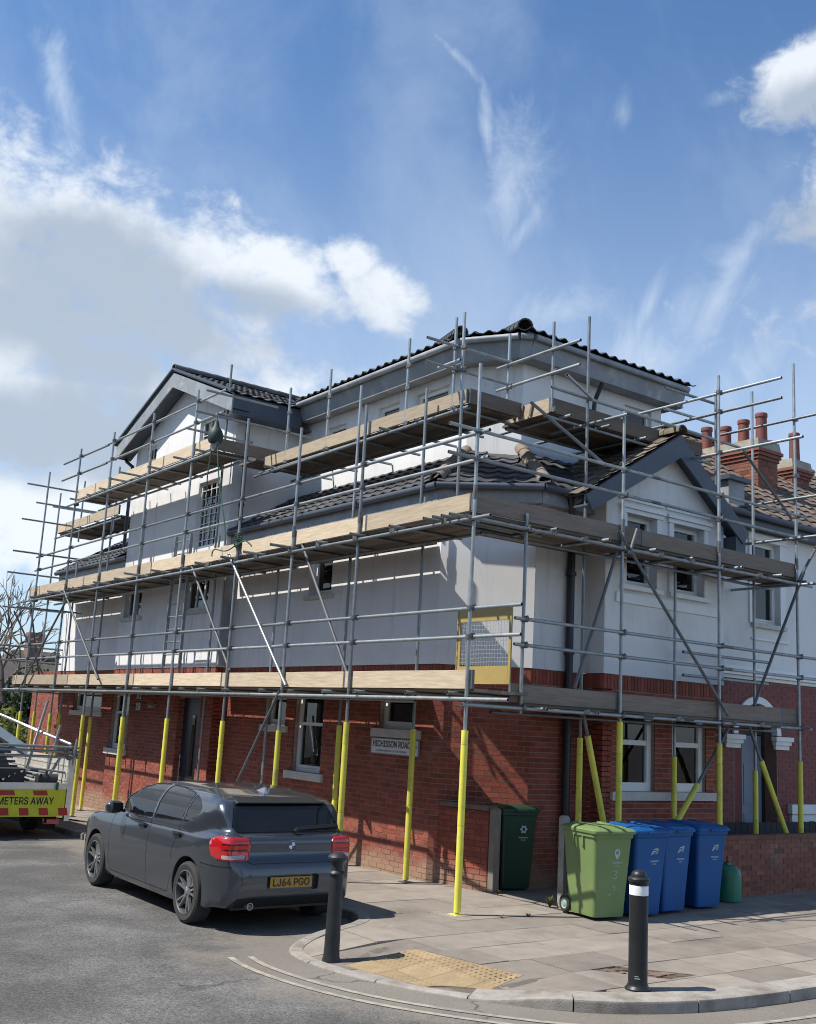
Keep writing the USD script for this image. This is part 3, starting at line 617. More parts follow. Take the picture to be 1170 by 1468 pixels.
for (O, u, n, L, holes, sd) in [((LX, 12.70, 0), Y_, -X_, 6.70, [ysh(w, 12.70) for w in (G_A, G_B, G_C)], 1), ((WX, 19.40, 0), Y_, -X_, 5.25, [ysh(w, 19.40) for w in (D_D, D_W)], 2), ((WX, 19.40, 0), X_, -Y_, .27, [], 3),
        ((LX, 24.65, 0), Y_, -X_, 6.75, [ysh(E_W, 24.65)], 4), (S0, SU, SN, SL, [], 5), ((S1[0], RY, 0), X_, -Y_, 12.0-S1[0], [], 6), ((12.0, BY, 0), Y_, -X_, RY-BY, [], 7), ((12.0, BY, 0), X_, -Y_, 2.84, [xsh(B_1, 12.), xsh(B_2, 12.)], 8)]:
    far = O[1] > 19
    lay_bricks(BWALL, O, u, n, L, -.30 if far else -.045, SOL, holes, seed=sd)
    if abs(O[0]-WX) < .01 and u[1] > .5: lay_bricks(BWALL, (WX+.004, D_D[1], 0), X_, -Y_, .125, -.3, 2.5, (), seed=99)
    lay_bricks(BWALL, O, u, n, L, SOL, ZB, (), bl=.065, bh=.215, seed=sd+50, pick=False, proud=.012)
flush_bricks(300)
# rendered upper walls
EV0 = 5.55; rw = MB(); RT = 5.80; off = .022
panel(rw, (LX-off, 12.70, 0), Y_, -X_, rects_minus(6.70, ZB+.006, RT, [ysh(U_A, 12.70)]), .22)
gab = Polygon([(0, ZB+.006), (5.25, ZB+.006), (5.25, 8.42), (2.625, 9.50), (0, 8.42)])
for w in (U_W1, U_W2, L_W, T_1, T_2): a = ysh(w, 19.4); gab = gab.difference(sbox(a[0], a[2], a[1], a[3]))
panel(rw, (WX-off, 19.40, 0), Y_, -X_, gab, .22)
panel(rw, (WX-off+.001, 19.40-.001, 0), X_, -Y_, sbox(.004, ZB+.006, 1.9, 8.45), .18)
panel(rw, (LX-off, 24.65, 0), Y_, -X_, sbox(0, ZB+.006, 4.75, RT), .22)
panel(rw, (LX-off+.005, 29.40, 0), X_, Y_, sbox(0, ZB+.006, 5.0, RT), .22)
panel(rw, (LX+.005, 31.40, 0), X_, Y_, sbox(0, -.6, 5.0, ZB-.01), .22)
s0 = S0+SN*off; panel(rw, s0, SU, SN, sbox(-.012, ZB+.006, SL+.012, RT), .22)
panel(rw, (S1[0], RY-off, 0), X_, -Y_, sbox(0, ZB+.006, 12.0-S1[0], RT), .22)
panel(rw, (12.0-off, BY-off+.002, 0), Y_, -X_, sbox(0, ZB+.006, RY-BY, RT), .2)
P_1, P_2 = (12.42, 13.12, 4.50, 5.64), (13.53, 14.30, 4.50, 5.64)
bg = Polygon([(0, ZB+.006), (2.84, ZB+.006), (2.84, 6.05), (1.42, 6.98), (0, 6.05)])
for w in (P_1, P_2): a = xsh(w, 12.); bg = bg.difference(sbox(a[0], a[2], a[1], a[3]))
panel(rw, (12.0, BY-off, 0), X_, -Y_, bg, .22)
# top storey walls, set back from the eaves
bL, bS0, bS1, bR = 11.2, np.array([11.2, 13.76, 0]), np.array([11.72, 12.95, 0]), 12.95
TW = [(14.32, 15.28, 7.50, 8.17), (15.80, 16.50, 7.50, 8.17), (17.62, 18.34, 7.50, 8.12)]
panel(rw, (bL, 13.76, 0), Y_, -X_, rects_minus(5.66, 6.45, 8.50, [ysh(w, 13.76) for w in TW]), .2)
bu = nrm(bS1-bS0); bn = nrm((bu[1], -bu[0], 0)); bn = bn if bn @ (-1, -1, 0) > 0 else -bn
panel(rw, bS0, bu, bn, sbox(0, 6.45, float(np.linalg.norm(bS1-bS0)), 8.50), .2)
TR = (14.25, 14.98, 7.62, 8.19)
panel(rw, (bS1[0], bR, 0), X_, -Y_, rects_minus(15.25-bS1[0], 6.45, 8.50, [xsh(TR, bS1[0])]), .2)
panel(rw, (15.25, bR+.001, 0), Y_, X_, sbox(0, 6.0, 6.0, 8.50), .2)
obj('rendered_wall', rw, 'render_white', H)
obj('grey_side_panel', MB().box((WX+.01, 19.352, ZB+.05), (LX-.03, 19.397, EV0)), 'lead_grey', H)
# windows and door
uf = dict(u=Y_, n=-X_)
window(H, (LX, 0, 0), **uf, u0=G_A[0], u1=G_A[1], z0=G_A[2], z1=G_A[3], casement=.05, curtain=.12, sill=(12.98, 14.25, 1.99, 2.12, .05), label='small white window above the street sign')
window(H, (LX, 0, 0), **uf, u0=G_B[0], u1=G_B[1], z0=G_B[2], z1=G_B[3], casement=.045, transom=2.12, sill=(15.62, 16.86, 1.17, 1.30, .06), label='tall white sash window on the ground floor')
window(H, (LX, 0, 0), **uf, u0=G_C[0], u1=G_C[1], z0=G_C[2], z1=G_C[3], casement=.04, sill=(16.9, 17.88, 1.94, 2.06, .05))
window(H, (LX-off, 0, 0), **uf, u0=U_A[0], u1=U_A[1], z0=U_A[2], z1=U_A[3], casement=.03, setback=.12, sill=(15.65, 16.6, 4.29, 4.36, .05), label='small dark window in the white upper wall')
window(H, (WX, 0, 0), **uf, u0=D_W[0], u1=D_W[1], z0=D_W[2], z1=D_W[3], casement=.045, curtain=.75, transom=2.12, sill=(23.48, 24.72, 1.17, 1.30, .06))
window(H, (LX, 0, 0), **uf, curtain=.2, u0=E_W[0], u1=E_W[1], z0=E_W[2], z1=E_W[3], casement=.05, bars=(26.95,), sill=(25.85, 28.1, 1.98, 2.10, .05))
window(H, (WX-off, 0, 0), **uf, u0=U_W1[0], u1=U_W1[1], z0=U_W1[2], z1=U_W1[3], bars=(20.4, 20.77), setback=.1, sill=(19.9, 21.25, 4.22, 4.30, .05))
window(H, (WX-off, 0, 0), **uf, u0=U_W2[0], u1=U_W2[1], z0=U_W2[2], z1=U_W2[3], bars=(23.95,), setback=.1, sill=(23.35, 24.55, 4.22, 4.30, .05))
window(H, (WX-off, 0, 0), **uf, u0=L_W[0], u1=L_W[1], z0=L_W[2], z1=L_W[3], lattice=(4, 8), setback=.06, label='tall small-paned window below the gable')
window(H, (WX-off, 0, 0), **uf, u0=T_1[0], u1=T_1[1], z0=T_1[2], z1=T_1[3], lattice=(2, 3), setback=.07)
window(H, (WX-off, 0, 0), **uf, u0=T_2[0], u1=T_2[1], z0=T_2[2], z1=T_2[3], lattice=(2, 3), setback=.07)
for w in TW: window(H, (bL, 0, 0), **uf, u0=w[0], u1=w[1], z0=w[2], z1=w[3], casement=.03, setback=.07)
window(H, (0, bR, 0), X_, -Y_, TR[0], TR[1], TR[2], TR[3], casement=.03, setback=.07)
for w in (P_1, P_2): window(H, (0, BY-off, 0), X_, -Y_, w[0], w[1], w[2], w[3], transom=(w[2]+w[3])/2+.02, setback=.12, casement=.03, curtain=.62)
for k, w in enumerate((B_1, B_2)): window(H, (0, BY, 0), X_, -Y_, w[0], w[1], w[2], w[3], transom=2.12, setback=.07, fw=.075, casement=.035, curtain=.10)
# mouldings round the bay's upper windows
mo = MB()
for w in (P_1, P_2):
    for (a, b, c, d, p) in [(w[0]-.11, w[0]-.0, w[2], w[3], .03), (w[1]+.0, w[1]+.11, w[2], w[3], .03), (w[0]-.14, w[1]+.14, w[3], w[3]+.07, .045), (w[0]-.17, w[1]+.17, w[3]+.073, w[3]+.13, .075), (w[0]-.17, w[1]+.17, w[3]+.20, w[3]+.25, .03), (w[0]-.12, w[1]+.12, w[2]-.07, w[2], .075)]:
        mo.obox((a, BY-off, c), X_*(b-a), -Y_*p, Z_*(d-c))
mo.obox((12.20, BY-off, 4.22), X_*2.45, -Y_*.03, Z_*.15)
obj('window_moulding', mo, 'white_paint', H)
sl = MB(); sl.obox((12.18, BY-.0, 1.27), X_*2.45, -Y_*.06, Z_*.125); obj('bay_sill', sl, 'stone_sill', H)
# front door in the wing, recessed
dm = MB(); dm.obox((WX+.13, D_D[0]+.0, -.3), X_*.05, Y_*(D_D[1]-D_D[0]), Z_*2.8)
DR = obj('door', dm, 'door_navy', H, 'dark navy front door in a recessed porch')
g = MB(); g.obox((WX+.126, 20.36, .95), -X_*.012, Y_*.13, Z_*1.2); obj('door_glass', g, 'car_glass', DR)
g = MB(); g.obox((WX+.128, 20.30, .62), -X_*.02, Y_*.26, Z_*.05); obj('letter_plate', g, 'chrome', DR)
g = MB(); g.tube((WX+.06, 20.80, .75), (WX+.06, 20.80, 1.35), .012); g.tube((WX+.06, 20.80, .8), (WX+.13, 20.80, .8), .01); g.tube((WX+.06, 20.80, 1.3), (WX+.13, 20.80, 1.3), .01); obj('handle', g, 'chrome', DR)
g = MB(); g.obox((WX-.06, D_D[0]-.0, -.22), X_*.18, Y_*1.04, Z_*.12); obj('door_step', g, 'stone_sill', H)
lm = MB().lathe([(0, 0), (.07, .0), (.09, .05), (.05, .10), (0, .11)], frame((WX-.10, 22.11, 2.25), X_, Y_, Z_), 14); lm.obox((WX, 22.05, 2.28), -X_*.07, Y_*.12, Z_*.06)
obj('wall_lamp', lm, 'concrete_post', H)
for txt, zz in (('A1', 2.44), ('1B', 2.20)):
    t = meshkit.text_mesh(txt, .15, .006, bold=True); obj('flat_number', MB().add(t, frame((WX-.012-.006, 23.16, zz), -Y_, Z_, -X_), False), 'white_paint', H)
# roofs: a boarded deck, tiles laid on it
TILES = []
def tile_field(parent, o, a, b, W, S, mat='tile_dark', tw=.285, tl=.31, amp=.026, clip=None, seed=0, near=0.0, name='roof_tile', deck=True, lap=.06, rise=.022):
    """o eave start, a unit along the eave, b unit up the slope; clip: polygon in (a, b) metres."""
    R = random.Random(seed+5); a, b, o = nrm(a), nrm(b), np.asarray(o, float); n = np.cross(a, b); n = n if n[2] > 0 else -n
    if deck:
        p = clip if clip is not None else sbox(0, 0, W, S)
        M = frame(o-n*.035, a, b, np.cross(a, b)); mb = MB().prism(p, M if np.cross(a, b)[2] > 0 else frame(o-n*.035+n*.03, a, b, np.cross(a, b)), .03); obj('roof_deck', mb, 'tile_dark', parent)
    k = 7; t = np.linspace(0, 1, k); prof = amp*(np.cos(t*2*np.pi-.6)*.5+.5)**1.3
    for i in range(int(math.ceil(S/tl))):
        for j in range(int(math.ceil(W/tw))):
            cx, cy = (j+.5)*tw, (i+.5)*tl
            if clip is not None and not clip.contains(Point(cx, cy)): continue
            if cx > W+.05 or cy > S+.05: continue
            w_ = tw*1.02; sk = R.uniform(-.006, .006); dz = R.uniform(-.003, .004)
            lo = [o+a*(j*tw+w_*q)+b*(i*tl-lap+sk)+n*(h+rise+dz+.006) for q, h in zip(t, prof)]
            hi = [o+a*(j*tw+w_*q)+b*((i+1)*tl)+n*(h+dz-.002) for q, h in zip(t, prof)]
            un = [p-n*.016 for p in lo]
            v = np.array(lo+hi+un+lo); m_ = np.arange(k-1)
            f = np.vstack([np.stack([m_, m_+1, k+m_+1], 1), np.stack([m_, k+m_+1, k+m_], 1), np.stack([2*k+m_, 2*k+m_+1, 3*k+m_+1], 1), np.stack([2*k+m_, 3*k+m_+1, 3*k+m_], 1)])
            tri = v[f[0]]
            if np.cross(tri[1]-tri[0], tri[2]-tri[0]) @ n < 0: f = f[:, ::-1]
            TILES.append((np.linalg.norm(v[0]-CAM)+near, parent, (v, f, np.full(len(v), R.random())), mat, name))
def flush_tiles(limit):
    global TILES, BRICKS
    BRICKS = TILES; TILES = []; flush_bricks(limit, 'roof_tiling')
def cap_run(mb, p, q, r=.11, step=.33, tone=None, cut=np.pi):
    p, q = np.asarray(p, float), np.asarray(q, float); d = nrm(q-p); L = np.linalg.norm(q-p); s_ = nrm(np.cross(d, Z_)); up = np.cross(s_, d)
    k = 9; th = np.linspace(-.15, np.pi+.15, k); n = max(1, int(round(L/step)))
    for i in range(n):
        c0, c1 = p+d*(L*i/n-.02), p+d*(L*(i+1)/n+.02); tn = RNG.random(); r0, r1 = r*1.07, r*.96
        A = [c0+s_*r0*math.cos(t)+up*(r0*math.sin(t)-.02) for t in th]; B = [c1+s_*r1*math.cos(t)+up*(r1*math.sin(t)-.02) for t in th]
        C = [c0+s_*r0*.82*math.cos(t)+up*(r0*.82*math.sin(t)-.02) for t in th]
        m_ = np.arange(k-1)
        for (P_, Q_, fl) in ((A, B, 0), (C, A, 0), (C, B, 1)):
            v = np.array(P_+Q_); f = np.vstack([np.stack([m_, k+m_+1, m_+1], 1), np.stack([m_, k+m_, k+m_+1], 1)])
            mb.raw(v, f[:, ::-1] if fl else f, tn)
    return mb
ROOF = obj('roof', MB().hexa([(9.9, 13.2, 5.70), (11.3, 13.2, 5.70), (11.3, 19.3, 5.70), (9.9, 19.3, 5.70), (10.0, 13.3, 5.78), (11.3, 13.3, 5.78), (11.3, 19.3, 5.78), (10.0, 19.3, 5.78)]), 'fascia_dark', H)
EV = 5.86; eL, eR = 9.72, 11.45
E0, E1 = np.array([eL, 12.60, EV]), np.array([10.85, eR, EV])
up1 = nrm((bL-eL, 0, 6.78-EV)); S_ = math.hypot(bL-eL, 6.78-EV)
tile_field(ROOF, (eL, 19.38, EV), (0, -1, 0), up1, 6.78, S_, clip=Polygon([(0, 0), (6.78, 0), (5.62, S_), (0, S_)]), seed=1)
c0, c1 = np.array([11.2, 13.76, 6.78]), np.array([11.72, 12.95, 6.78])
au = nrm(E1-E0); midb = (c0+c1)/2-(E0+E1)/2; bb = nrm(midb-au*(midb@au)); W_ = np.linalg.norm(E1-E0)
cl = Polygon([((p-E0)@au, (p-E0)@bb) for p in (E0, E1, c1, c0)])
tile_field(ROOF, E0, au, bb, W_+.5, 2.2, clip=cl, seed=2)
up2 = nrm((0, bR-eR, 6.78-EV)); S2 = math.hypot(bR-eR, 6.78-EV)
tile_field(ROOF, (10.85, eR, EV), X_, up2, 4.2, S2, clip=Polygon([(0, 0), (4.2, 0), (4.2, S2), (.87, S2)]), seed=3)
for hp_ in ((E0+(0.02, .05, .07), c0+(0, 0, .07)), (E1+(.05, .02, .07), c1+(0, 0, .07))): obj('hip_tile', cap_run(MB(), *hp_), 'clay', ROOF)
# left of the wing the same roof goes on
up3 = nrm((2.6, 0, 1.62)); tile_field(ROOF, (eL, 29.7, EV), (0, -1, 0), up3, 4.6, 3.06, seed=4, near=30)
obj('verge', MB().beam((eL, 29.7, EV-.05), (eL+2.6, 29.7, EV+1.57), .06, .16), 'fascia_dark', ROOF)
# bay gable roof
bz0, bzr, bxl, bxr, bxm = 5.70, 7.03, 11.32, 15.14, 13.42
for (xe, sgn, sd) in ((bxl, 1, 11), (bxr, -1, 12)):
    xm = bxm; b_ = nrm((xm-xe, 0, bzr-bz0)); S3 = math.hypot(xm-xe, bzr-bz0)
    tile_field(ROOF, (xe, 10.98 if sgn > 0 else 13.9, bz0+.05), (0, 1 if sgn > 0 else -1, 0), b_, 2.9, S3, mat='tile_mossy', seed=sd)
rt = MB(); cap_run(rt, (bxm, 10.95, bzr+.10), (bxm, 13.9, bzr+.10)); obj('ridge_tile', rt, 'tile_mossy', ROOF)
bb_ = MB()
for xe in (bxl, bxr):
    a, b = np.array([xe-.02*np.sign(bxm-xe), 10.97, bz0-.05]), np.array([bxm, 10.97, bzr-.05]); d = nrm(b-a); nn = nrm(np.cross(d, Y_)); nn = nn if nn[2] > 0 else -nn
    b2 = b
    M = np.array([a+nn*.06, b2+Z_*.075, b2-Z_*.30, a-nn*.20])
    bb_.hexa([*(M+(0, .035, 0)), *M] if xe == bxl else [*M, *(M+(0, .035, 0))])
obj('bargeboard', bb_, 'fascia_dark', ROOF)
sf = MB()
for xe in (bxl, bxr):
    a, b = np.array([xe, 11.0, bz0-.16]), np.array([bxm, 11.0, bzr-.20]); sf.hexa([a, b, b+Y_*.3, a+Y_*.3, a+Z_*.02, b+Z_*.02, b+Y_*.3+Z_*.02, a+Y_*.3+Z_*.02] if xe == bxl else [b, a, a+Y_*.3, b+Y_*.3, b+Z_*.02, a+Z_*.02, a+Y_*.3+Z_*.02, b+Y_*.3+Z_*.02])
sf.box((14.86, 10.99, 5.28), (15.12, 11.7, 5.60)); obj('soffit', sf, 'fascia_dark', ROOF)
# wing gable roof (its gable faces the street)
wz0, wzr, wyl, wyr, wym, wxf = 8.58, 9.78, 18.94, 25.10, 22.02, 9.28
for (ye, sd) in ((wyl, 21), (wyr, 22)):
    b_ = nrm((0, wym-ye, wzr-wz0)); S4 = math.hypot(wym-ye, wzr-wz0)
    if ye == wyl: tile_field(ROOF, (wxf, ye, wz0), X_, b_, 4.8, S4, seed=sd, near=4, amp=.04)
    else: tile_field(ROOF, (wxf+4.8, ye, wz0), -X_, b_, 4.8, S4, seed=sd, near=40)
wb = MB()
for ye in (wyl, wyr):
    a, b = np.array([wxf, ye, wz0-.02]), np.array([wxf, wym, wzr-.02]); c = [a+Z_*.03, b+Z_*.03, b-Z_*.36, a-Z_*.36]
    back = [p+X_*.03 for p in c]; 
    wb.hexa([*back, *c] if ye == wyr else [*c, *back])
BG = obj('bargeboard', wb, 'lead_grey', ROOF)
vt = MB()
for ye in (wyl, wyr):
    a, b = np.array([wxf-.015, ye, wz0+.05]), np.array([wxf-.015, wym, wzr+.05]); vt.beam(a, b, .05, .07, up=X_)
    vt.hexa([(wxf+.03, ye, wz0-.33), (WX, ye, wz0-.33), (WX, wym, wzr-.33), (wxf+.03, wym, wzr-.33), (wxf+.03, ye, wz0-.31), (WX, ye, wz0-.31), (WX, wym, wzr-.31), (wxf+.03, wym, wzr-.31)] if ye == wyl else [(wxf+.03, wym, wzr-.33), (WX, wym, wzr-.33), (WX, ye, wz0-.33), (wxf+.03, ye, wz0-.33), (wxf+.03, wym, wzr-.31), (WX, wym, wzr-.31), (WX, ye, wz0-.31), (wxf+.03, ye, wz0-.31)])
obj('verge', vt, 'fascia_dark', ROOF)
rt = MB(); cap_run(rt, (wxf, wym, wzr+.07), (14, wym, wzr+.07)); obj('ridge_tile', rt, 'tile_dark', ROOF)
obj('fascia', MB().box((wxf+.03, wyl, wz0-.42), (10.92, wyl+.03, wz0-.02)), 'fascia_dark', ROOF); obj('soffit', MB().box((wxf+.03, wyl+.03, wz0-.42), (11.2, 19.38, wz0-.40)), 'fascia_dark', ROOF)
# top storey: low pitched roof, deep grey fascia, gutter
fL, fS0, fS1, fR, fz = 10.90, np.array([10.90, 13.62, 0]), np.array([11.42, 12.74, 0]), 12.62, 8.66
tl_ = MB()
ring = [np.array([10.90, 18.95, 0]), fS0, np.array([11.43, fR+.12, 0]), np.array([11.6, fR, 0]), np.array([15.52, fR, 0]), np.array([15.52, 19.0, 0])]
for i in range(len(ring)-1):
    a, b = ring[i], ring[i+1]; d = nrm(b-a); nn = np.array([d[1], -d[0], 0]); nn = nn if nn @ (np.array([13.5, 16, 0])-a) > 0 else -nn   # inwards
    q0, q1 = a-nn*.05+Z_*fz, b-nn*.05+Z_*fz; lo0, lo1 = a+nn*.05+Z_*(fz-.31), b+nn*.05+Z_*(fz-.31); t_ = nn*.03
    c = [lo0, lo1, lo1+t_, lo0+t_, q0, q1, q1+t_, q0+t_]
    if np.dot(np.cross(np.array(c[1])-c[0], np.array(c[3])-c[0]), Z_) < 0: c = [c[1], c[0], c[3], c[2], c[5], c[4], c[7], c[6]]
    tl_.hexa(c)
obj('fascia', tl_, 'lead_grey', ROOF, 'deep grey sheet fascia below the top roof')
sof = Polygon([(p[0]+(.05 if p[0] < 15 else 0), p[1]+.02) for p in ring])
so = MB().prism(sof, T(0, 0, fz-.325), .012); obj('soffit', so, 'lead_grey', ROOF)
gt = MB()
for i in range(len(ring)-1):
    a, b = ring[i]+Z_*(fz+.01), ring[i+1]+Z_*(fz+.01); d = nrm(b-a); nn = np.array([d[1], -d[0], 0]); nn = -nn if nn @ (np.array([13.5, 16, 0])-a) > 0 else nn
    gt.tube(a+nn*.09, b+nn*.09, .055, 10)
obj('gutter', gt, 'lead_grey', ROOF)
pit = math.tan(math.radians(16))
def slope_roof(a, b, depth, sd, near):
    a, b = np.asarray(a, float), np.asarray(b, float); d = nrm(b-a); nn = np.array([-d[1], d[0], 0]); nn = nn if nn @ (np.array([13.5, 16., 0])-a) > 0 else -nn
    bb = nrm(nn+Z_*pit); W_ = np.linalg.norm(b-a); S_ = depth/math.cos(math.radians(16))
    return d, bb, W_, S_
for (a, b, dp, clipf, sd, near) in [((10.84, 19.0), (10.84, 13.60), 2.3, lambda W, S: Polygon([(0, 0), (W, 0), (W-S*.55, S), (0, S)]), 31, 0), ((10.84, 13.60), (11.40, 12.68), 2.3, lambda W, S: Polygon([(-.1, 0), (W+.1, 0), (W/2+.1, S*.95), (W/2-.1, S*.95)]), 32, 0), ((11.45, 12.56), (15.58, 12.56), 2.3, lambda W, S: Polygon([(0, 0), (W, 0), (W, S), (S*.55, S)]), 33, 0)]:
    d, bb, W_, S_ = slope_roof((*a, 0), (*b, 0), dp, sd, near)
    tile_field(ROOF, np.array([*a, fz+.09]), d, bb, W_+.2, S_, clip=clipf(W_, S_), seed=sd, near=near-2, amp=.05, tw=.25)
obj('hip_tile', cap_run(MB(), (10.84, 13.60, fz+.19), (12.1, 15.8, fz+.19+.66), r=.12), 'tile_dark', ROOF); obj('hip_tile', cap_run(MB(), (11.42, 12.62, fz+.20), (12.7, 14.9, fz+.20+.66), r=.13), 'tile_dark', ROOF)
flush_tiles(300)
# lower fascia and gutters
for a, b in (((eL+.05, 19.38), (eL+.05, 12.62)), ((eL+.05, 12.62), (10.87, eR+.05)), ((10.87, eR+.05), (12.0, eR+.05)), ((eL+.05, 29.7), (eL+.05, 24.7))):
    obj('fascia', MB().beam(np.array([*a, EV-.16]), np.array([*b, EV-.16]), .03, .26), 'lead_grey', ROOF)
for m_ in (MB().box((eL+.06, 12.66, EV-.29), (LX, 19.38, EV-.275)), MB().box((eL+.06, 24.7, EV-.29), (LX, 29.7, EV-.275)), MB().box((10.9, eR+.06, EV-.29), (12.0, RY, EV-.275)), MB().prism(Polygon([(eL+.06, 12.66), (10.9, eR+.06), (10.95, 11.7), (LX, 12.7)]), T(0, 0, EV-.29), .015)): obj('soffit', m_, 'lead_grey', ROOF)
for a, b in (((eL-.03, 19.38), (eL-.03, 12.58)), ((eL-.03, 12.58), (10.83, eR-.04)), ((10.83, eR-.04), (11.9, eR-.04)), ((eL-.03, 29.8), (eL-.03, 24.7))): obj('gutter', MB().tube((*a, EV-.06), (*b, EV-.06), .058, 10), 'fascia_dark', ROOF)
# rainwater pipes
def pipe(pts, r, mat, label=None, brackets=()):
    mb = MB()
    for a, b in zip(pts[:-1], pts[1:]): mb.tube(a, b, r, 10)
    for p in pts[1:-1]: mb.add(trimesh.creation.icosphere(subdivisions=2, radius=r*1.12), T(*p), True)
    pr = obj('downpipe', mb, mat, H, label)
    for z in brackets:
        x, y = pts[-1][0], pts[-1][1]; obj('pipe_bracket', MB().tube((x, y, z-.03), (x, y, z+.03), r*1.35, 10), mat, pr)
pipe([(11.42, eR, EV-.1), (11.62, RY-.15, EV-.65), (11.62, RY-.10, EV-.9), (11.62, RY-.10, 0)], .06, 'black_plastic', 'black downpipe on the corner beside the bay', (1.0, 2.2, 3.4, 4.6))
pipe([(9.85, 19.26, 8.2), (9.85, 19.26, 5.9)], .045, 'black_plastic', None, (7.4, 6.4))
pipe([(13.3, 12.62, 8.3), (13.3, 12.8, 8.0), (13.3, 12.88, 6.9)], .04, 'black_plastic')
pipe([(9.5, 25.2, 8.42), (9.55, 25.0, 8.2), (9.62, 24.78, 8.05), (9.62, 24.78, 6.0)], .04, 'black_plastic')

# ------------------------------------------------------------------ the neighbouring house on the right
NB = thing('neighbour_house', 'terraced house with arched doorway and brown tiled roof right of the corner house', 'house')
NX0, NX1, NW, NA = 14.86, 24.0, (16.30, 17.06, 4.32, 5.82), (15.72, 16.98)
nw = MB(); arch = Point(16.35, 2.34).buffer(.60, 24).intersection(sbox(15, 2.34, 18, 4)).union(sbox(15.75, -.3, 16.95, 2.341))
panel(nw, (0, RY, 0), X_, -Y_, sbox(NX0, -.4, NX1, 3.30).difference(arch), .25)
NBW = obj('brick_wall', nw, 'mortar_dark', NB)
holes = [(15.72, 16.98, -.5, 2.38)]
for k in range(9):
    z = 2.38+.075*k; hw = math.sqrt(max(0, .63**2-(z-2.34+.03)**2)); 
    if hw > 0: holes.append((16.35-hw, 16.35+hw, z, z+.07))
lay_bricks(NBW, (NX0, RY, 0), X_, -Y_, 5.5, .0, 3.26, [(a-NX0, b-NX0, c, d) for a, b, c, d in holes], mat='brick_painted', seed=77)
flush_bricks(0)
nr = MB(); panel(nr, (0, RY-.02, 0), X_, -Y_, sbox(NX0, 3.52, NX1, 6.2).difference(sbox(NW[0], NW[2], NW[1], NW[3])), .25)
obj('rendered_wall', nr, 'render_white', NB)
co = MB()
for a, b, p in ((3.30, 3.36, .05), (3.363, 3.44, .10), (3.443, 3.52, .07)): co.obox((NX0+.01, RY, a), X_*(NX1-NX0-.01), -Y_*p, Z_*(b-a))
obj('cornice', co, 'white_paint', NB)
ar = Point(16.35, 2.34).buffer(.68, 24).difference(Point(16.35, 2.34).buffer(.56, 24)).intersection(sbox(15, 2.36, 18, 4))
am = panel(MB(), (0, RY-.05, 0), X_, -Y_, ar, .12); obj('arch_moulding', am, 'white_paint', NB)
for x in (15.46, 16.86):
    kp = MB()
    for a, b, p, e in ((2.12, 2.20, .05, .0), (2.20, 2.27, .08, .03), (2.27, 2.345, .11, .06)): kp.obox((x-e, RY, a), X_*(.40+2*e), -Y_*p, Z_*(b-a))
    obj('capital', kp, 'white_paint', NB)
window(NB, (0, RY-.02, 0), X_, -Y_, NW[0], NW[1], NW[2], NW[3], curtain=.9, transom=5.05, setback=.1, casement=.03, sill=(16.2, 17.2, 4.24, 4.32, .07))
wm = MB()
for a, b, c, d, p in ((NW[1], NW[1]+.16, NW[2], NW[3], .03), (NW[0]-.16, NW[0], NW[2], NW[3], .03), (NW[0]-.2, NW[1]+.2, NW[3], NW[3]+.12, .05), (NW[0]-.1, NW[1]+.25, 4.02, 4.06, .03)): wm.obox((a, RY-.02, c), X_*(b-a), -Y_*p, Z_*(d-c))
obj('window_moulding', wm, 'white_paint', NB)
dm = MB(); dm.obox((16.32, RY+.30, -.02), X_*.60, Y_*.05, Z_*2.36); ND = obj('door', dm, 'door_blue', NB, 'pale blue-grey front door under the arch')
for z in (.3, 1.15): obj('door_panel', MB().obox((16.40, RY+.30, z), X_*.44, -Y_*.012, Z_*.7), 'door_blue', ND)
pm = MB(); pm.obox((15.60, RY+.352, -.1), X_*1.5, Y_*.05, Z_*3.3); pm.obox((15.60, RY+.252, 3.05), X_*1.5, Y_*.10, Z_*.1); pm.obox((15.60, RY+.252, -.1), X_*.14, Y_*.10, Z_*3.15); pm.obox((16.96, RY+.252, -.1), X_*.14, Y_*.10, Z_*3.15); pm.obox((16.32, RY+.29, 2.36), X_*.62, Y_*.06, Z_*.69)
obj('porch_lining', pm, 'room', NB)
obj('porch_wall', MB().obox((15.745, RY+.27, -.1), X_*.57, Y_*.08, Z_*3.14), 'brick_painted', NB)
lb = MB(); lb.obox((17.25, RY, 1.02), X_*1.7, -Y_*.10, Z_*.16); lb.obox((17.30, RY, .62), X_*1.6, -Y_*.06, Z_*.39); obj('bay_apron', lb, 'white_paint', NB)
# its roof
NE, NEz = 11.42, 6.24; np_ = math.radians(35)
nro = obj('roof', MB().hexa([(NX0+.3, NE+.1, NEz-.14), (NX1, NE+.1, NEz-.14), (NX1, NE+5, NEz-.14), (NX0+.3, NE+5, NEz-.14), (NX0+.3, NE+.12, NEz-.1), (NX1, NE+.12, NEz-.1), (NX1, NE+5, NEz+3.2), (NX0+.3, NE+5, NEz+3.2)]), 'tile_dark', NB)
tile_field(nro, (NX0+.25, NE, NEz), X_, (0, math.cos(np_), math.sin(np_)), 8.5, 4.9, mat='tile_brown', seed=41, tw=.30, tl=.33, amp=.03)
flush_tiles(300)
obj('gutter', MB().tube((NX0+.3, NE-.05, NEz-.06), (NX1, NE-.05, NEz-.06), .06, 10), 'fascia_dark', nro)
obj('fascia', MB().box((NX0+.3, NE+.02, NEz-.26), (NX1, NE+.05, NEz-.03)), 'fascia_dark', nro)
obj('soffit', MB().box((NX0+.3, NE+.05, NEz-.26), (NX1, RY, NEz-.24)), 'fascia_dark', nro)
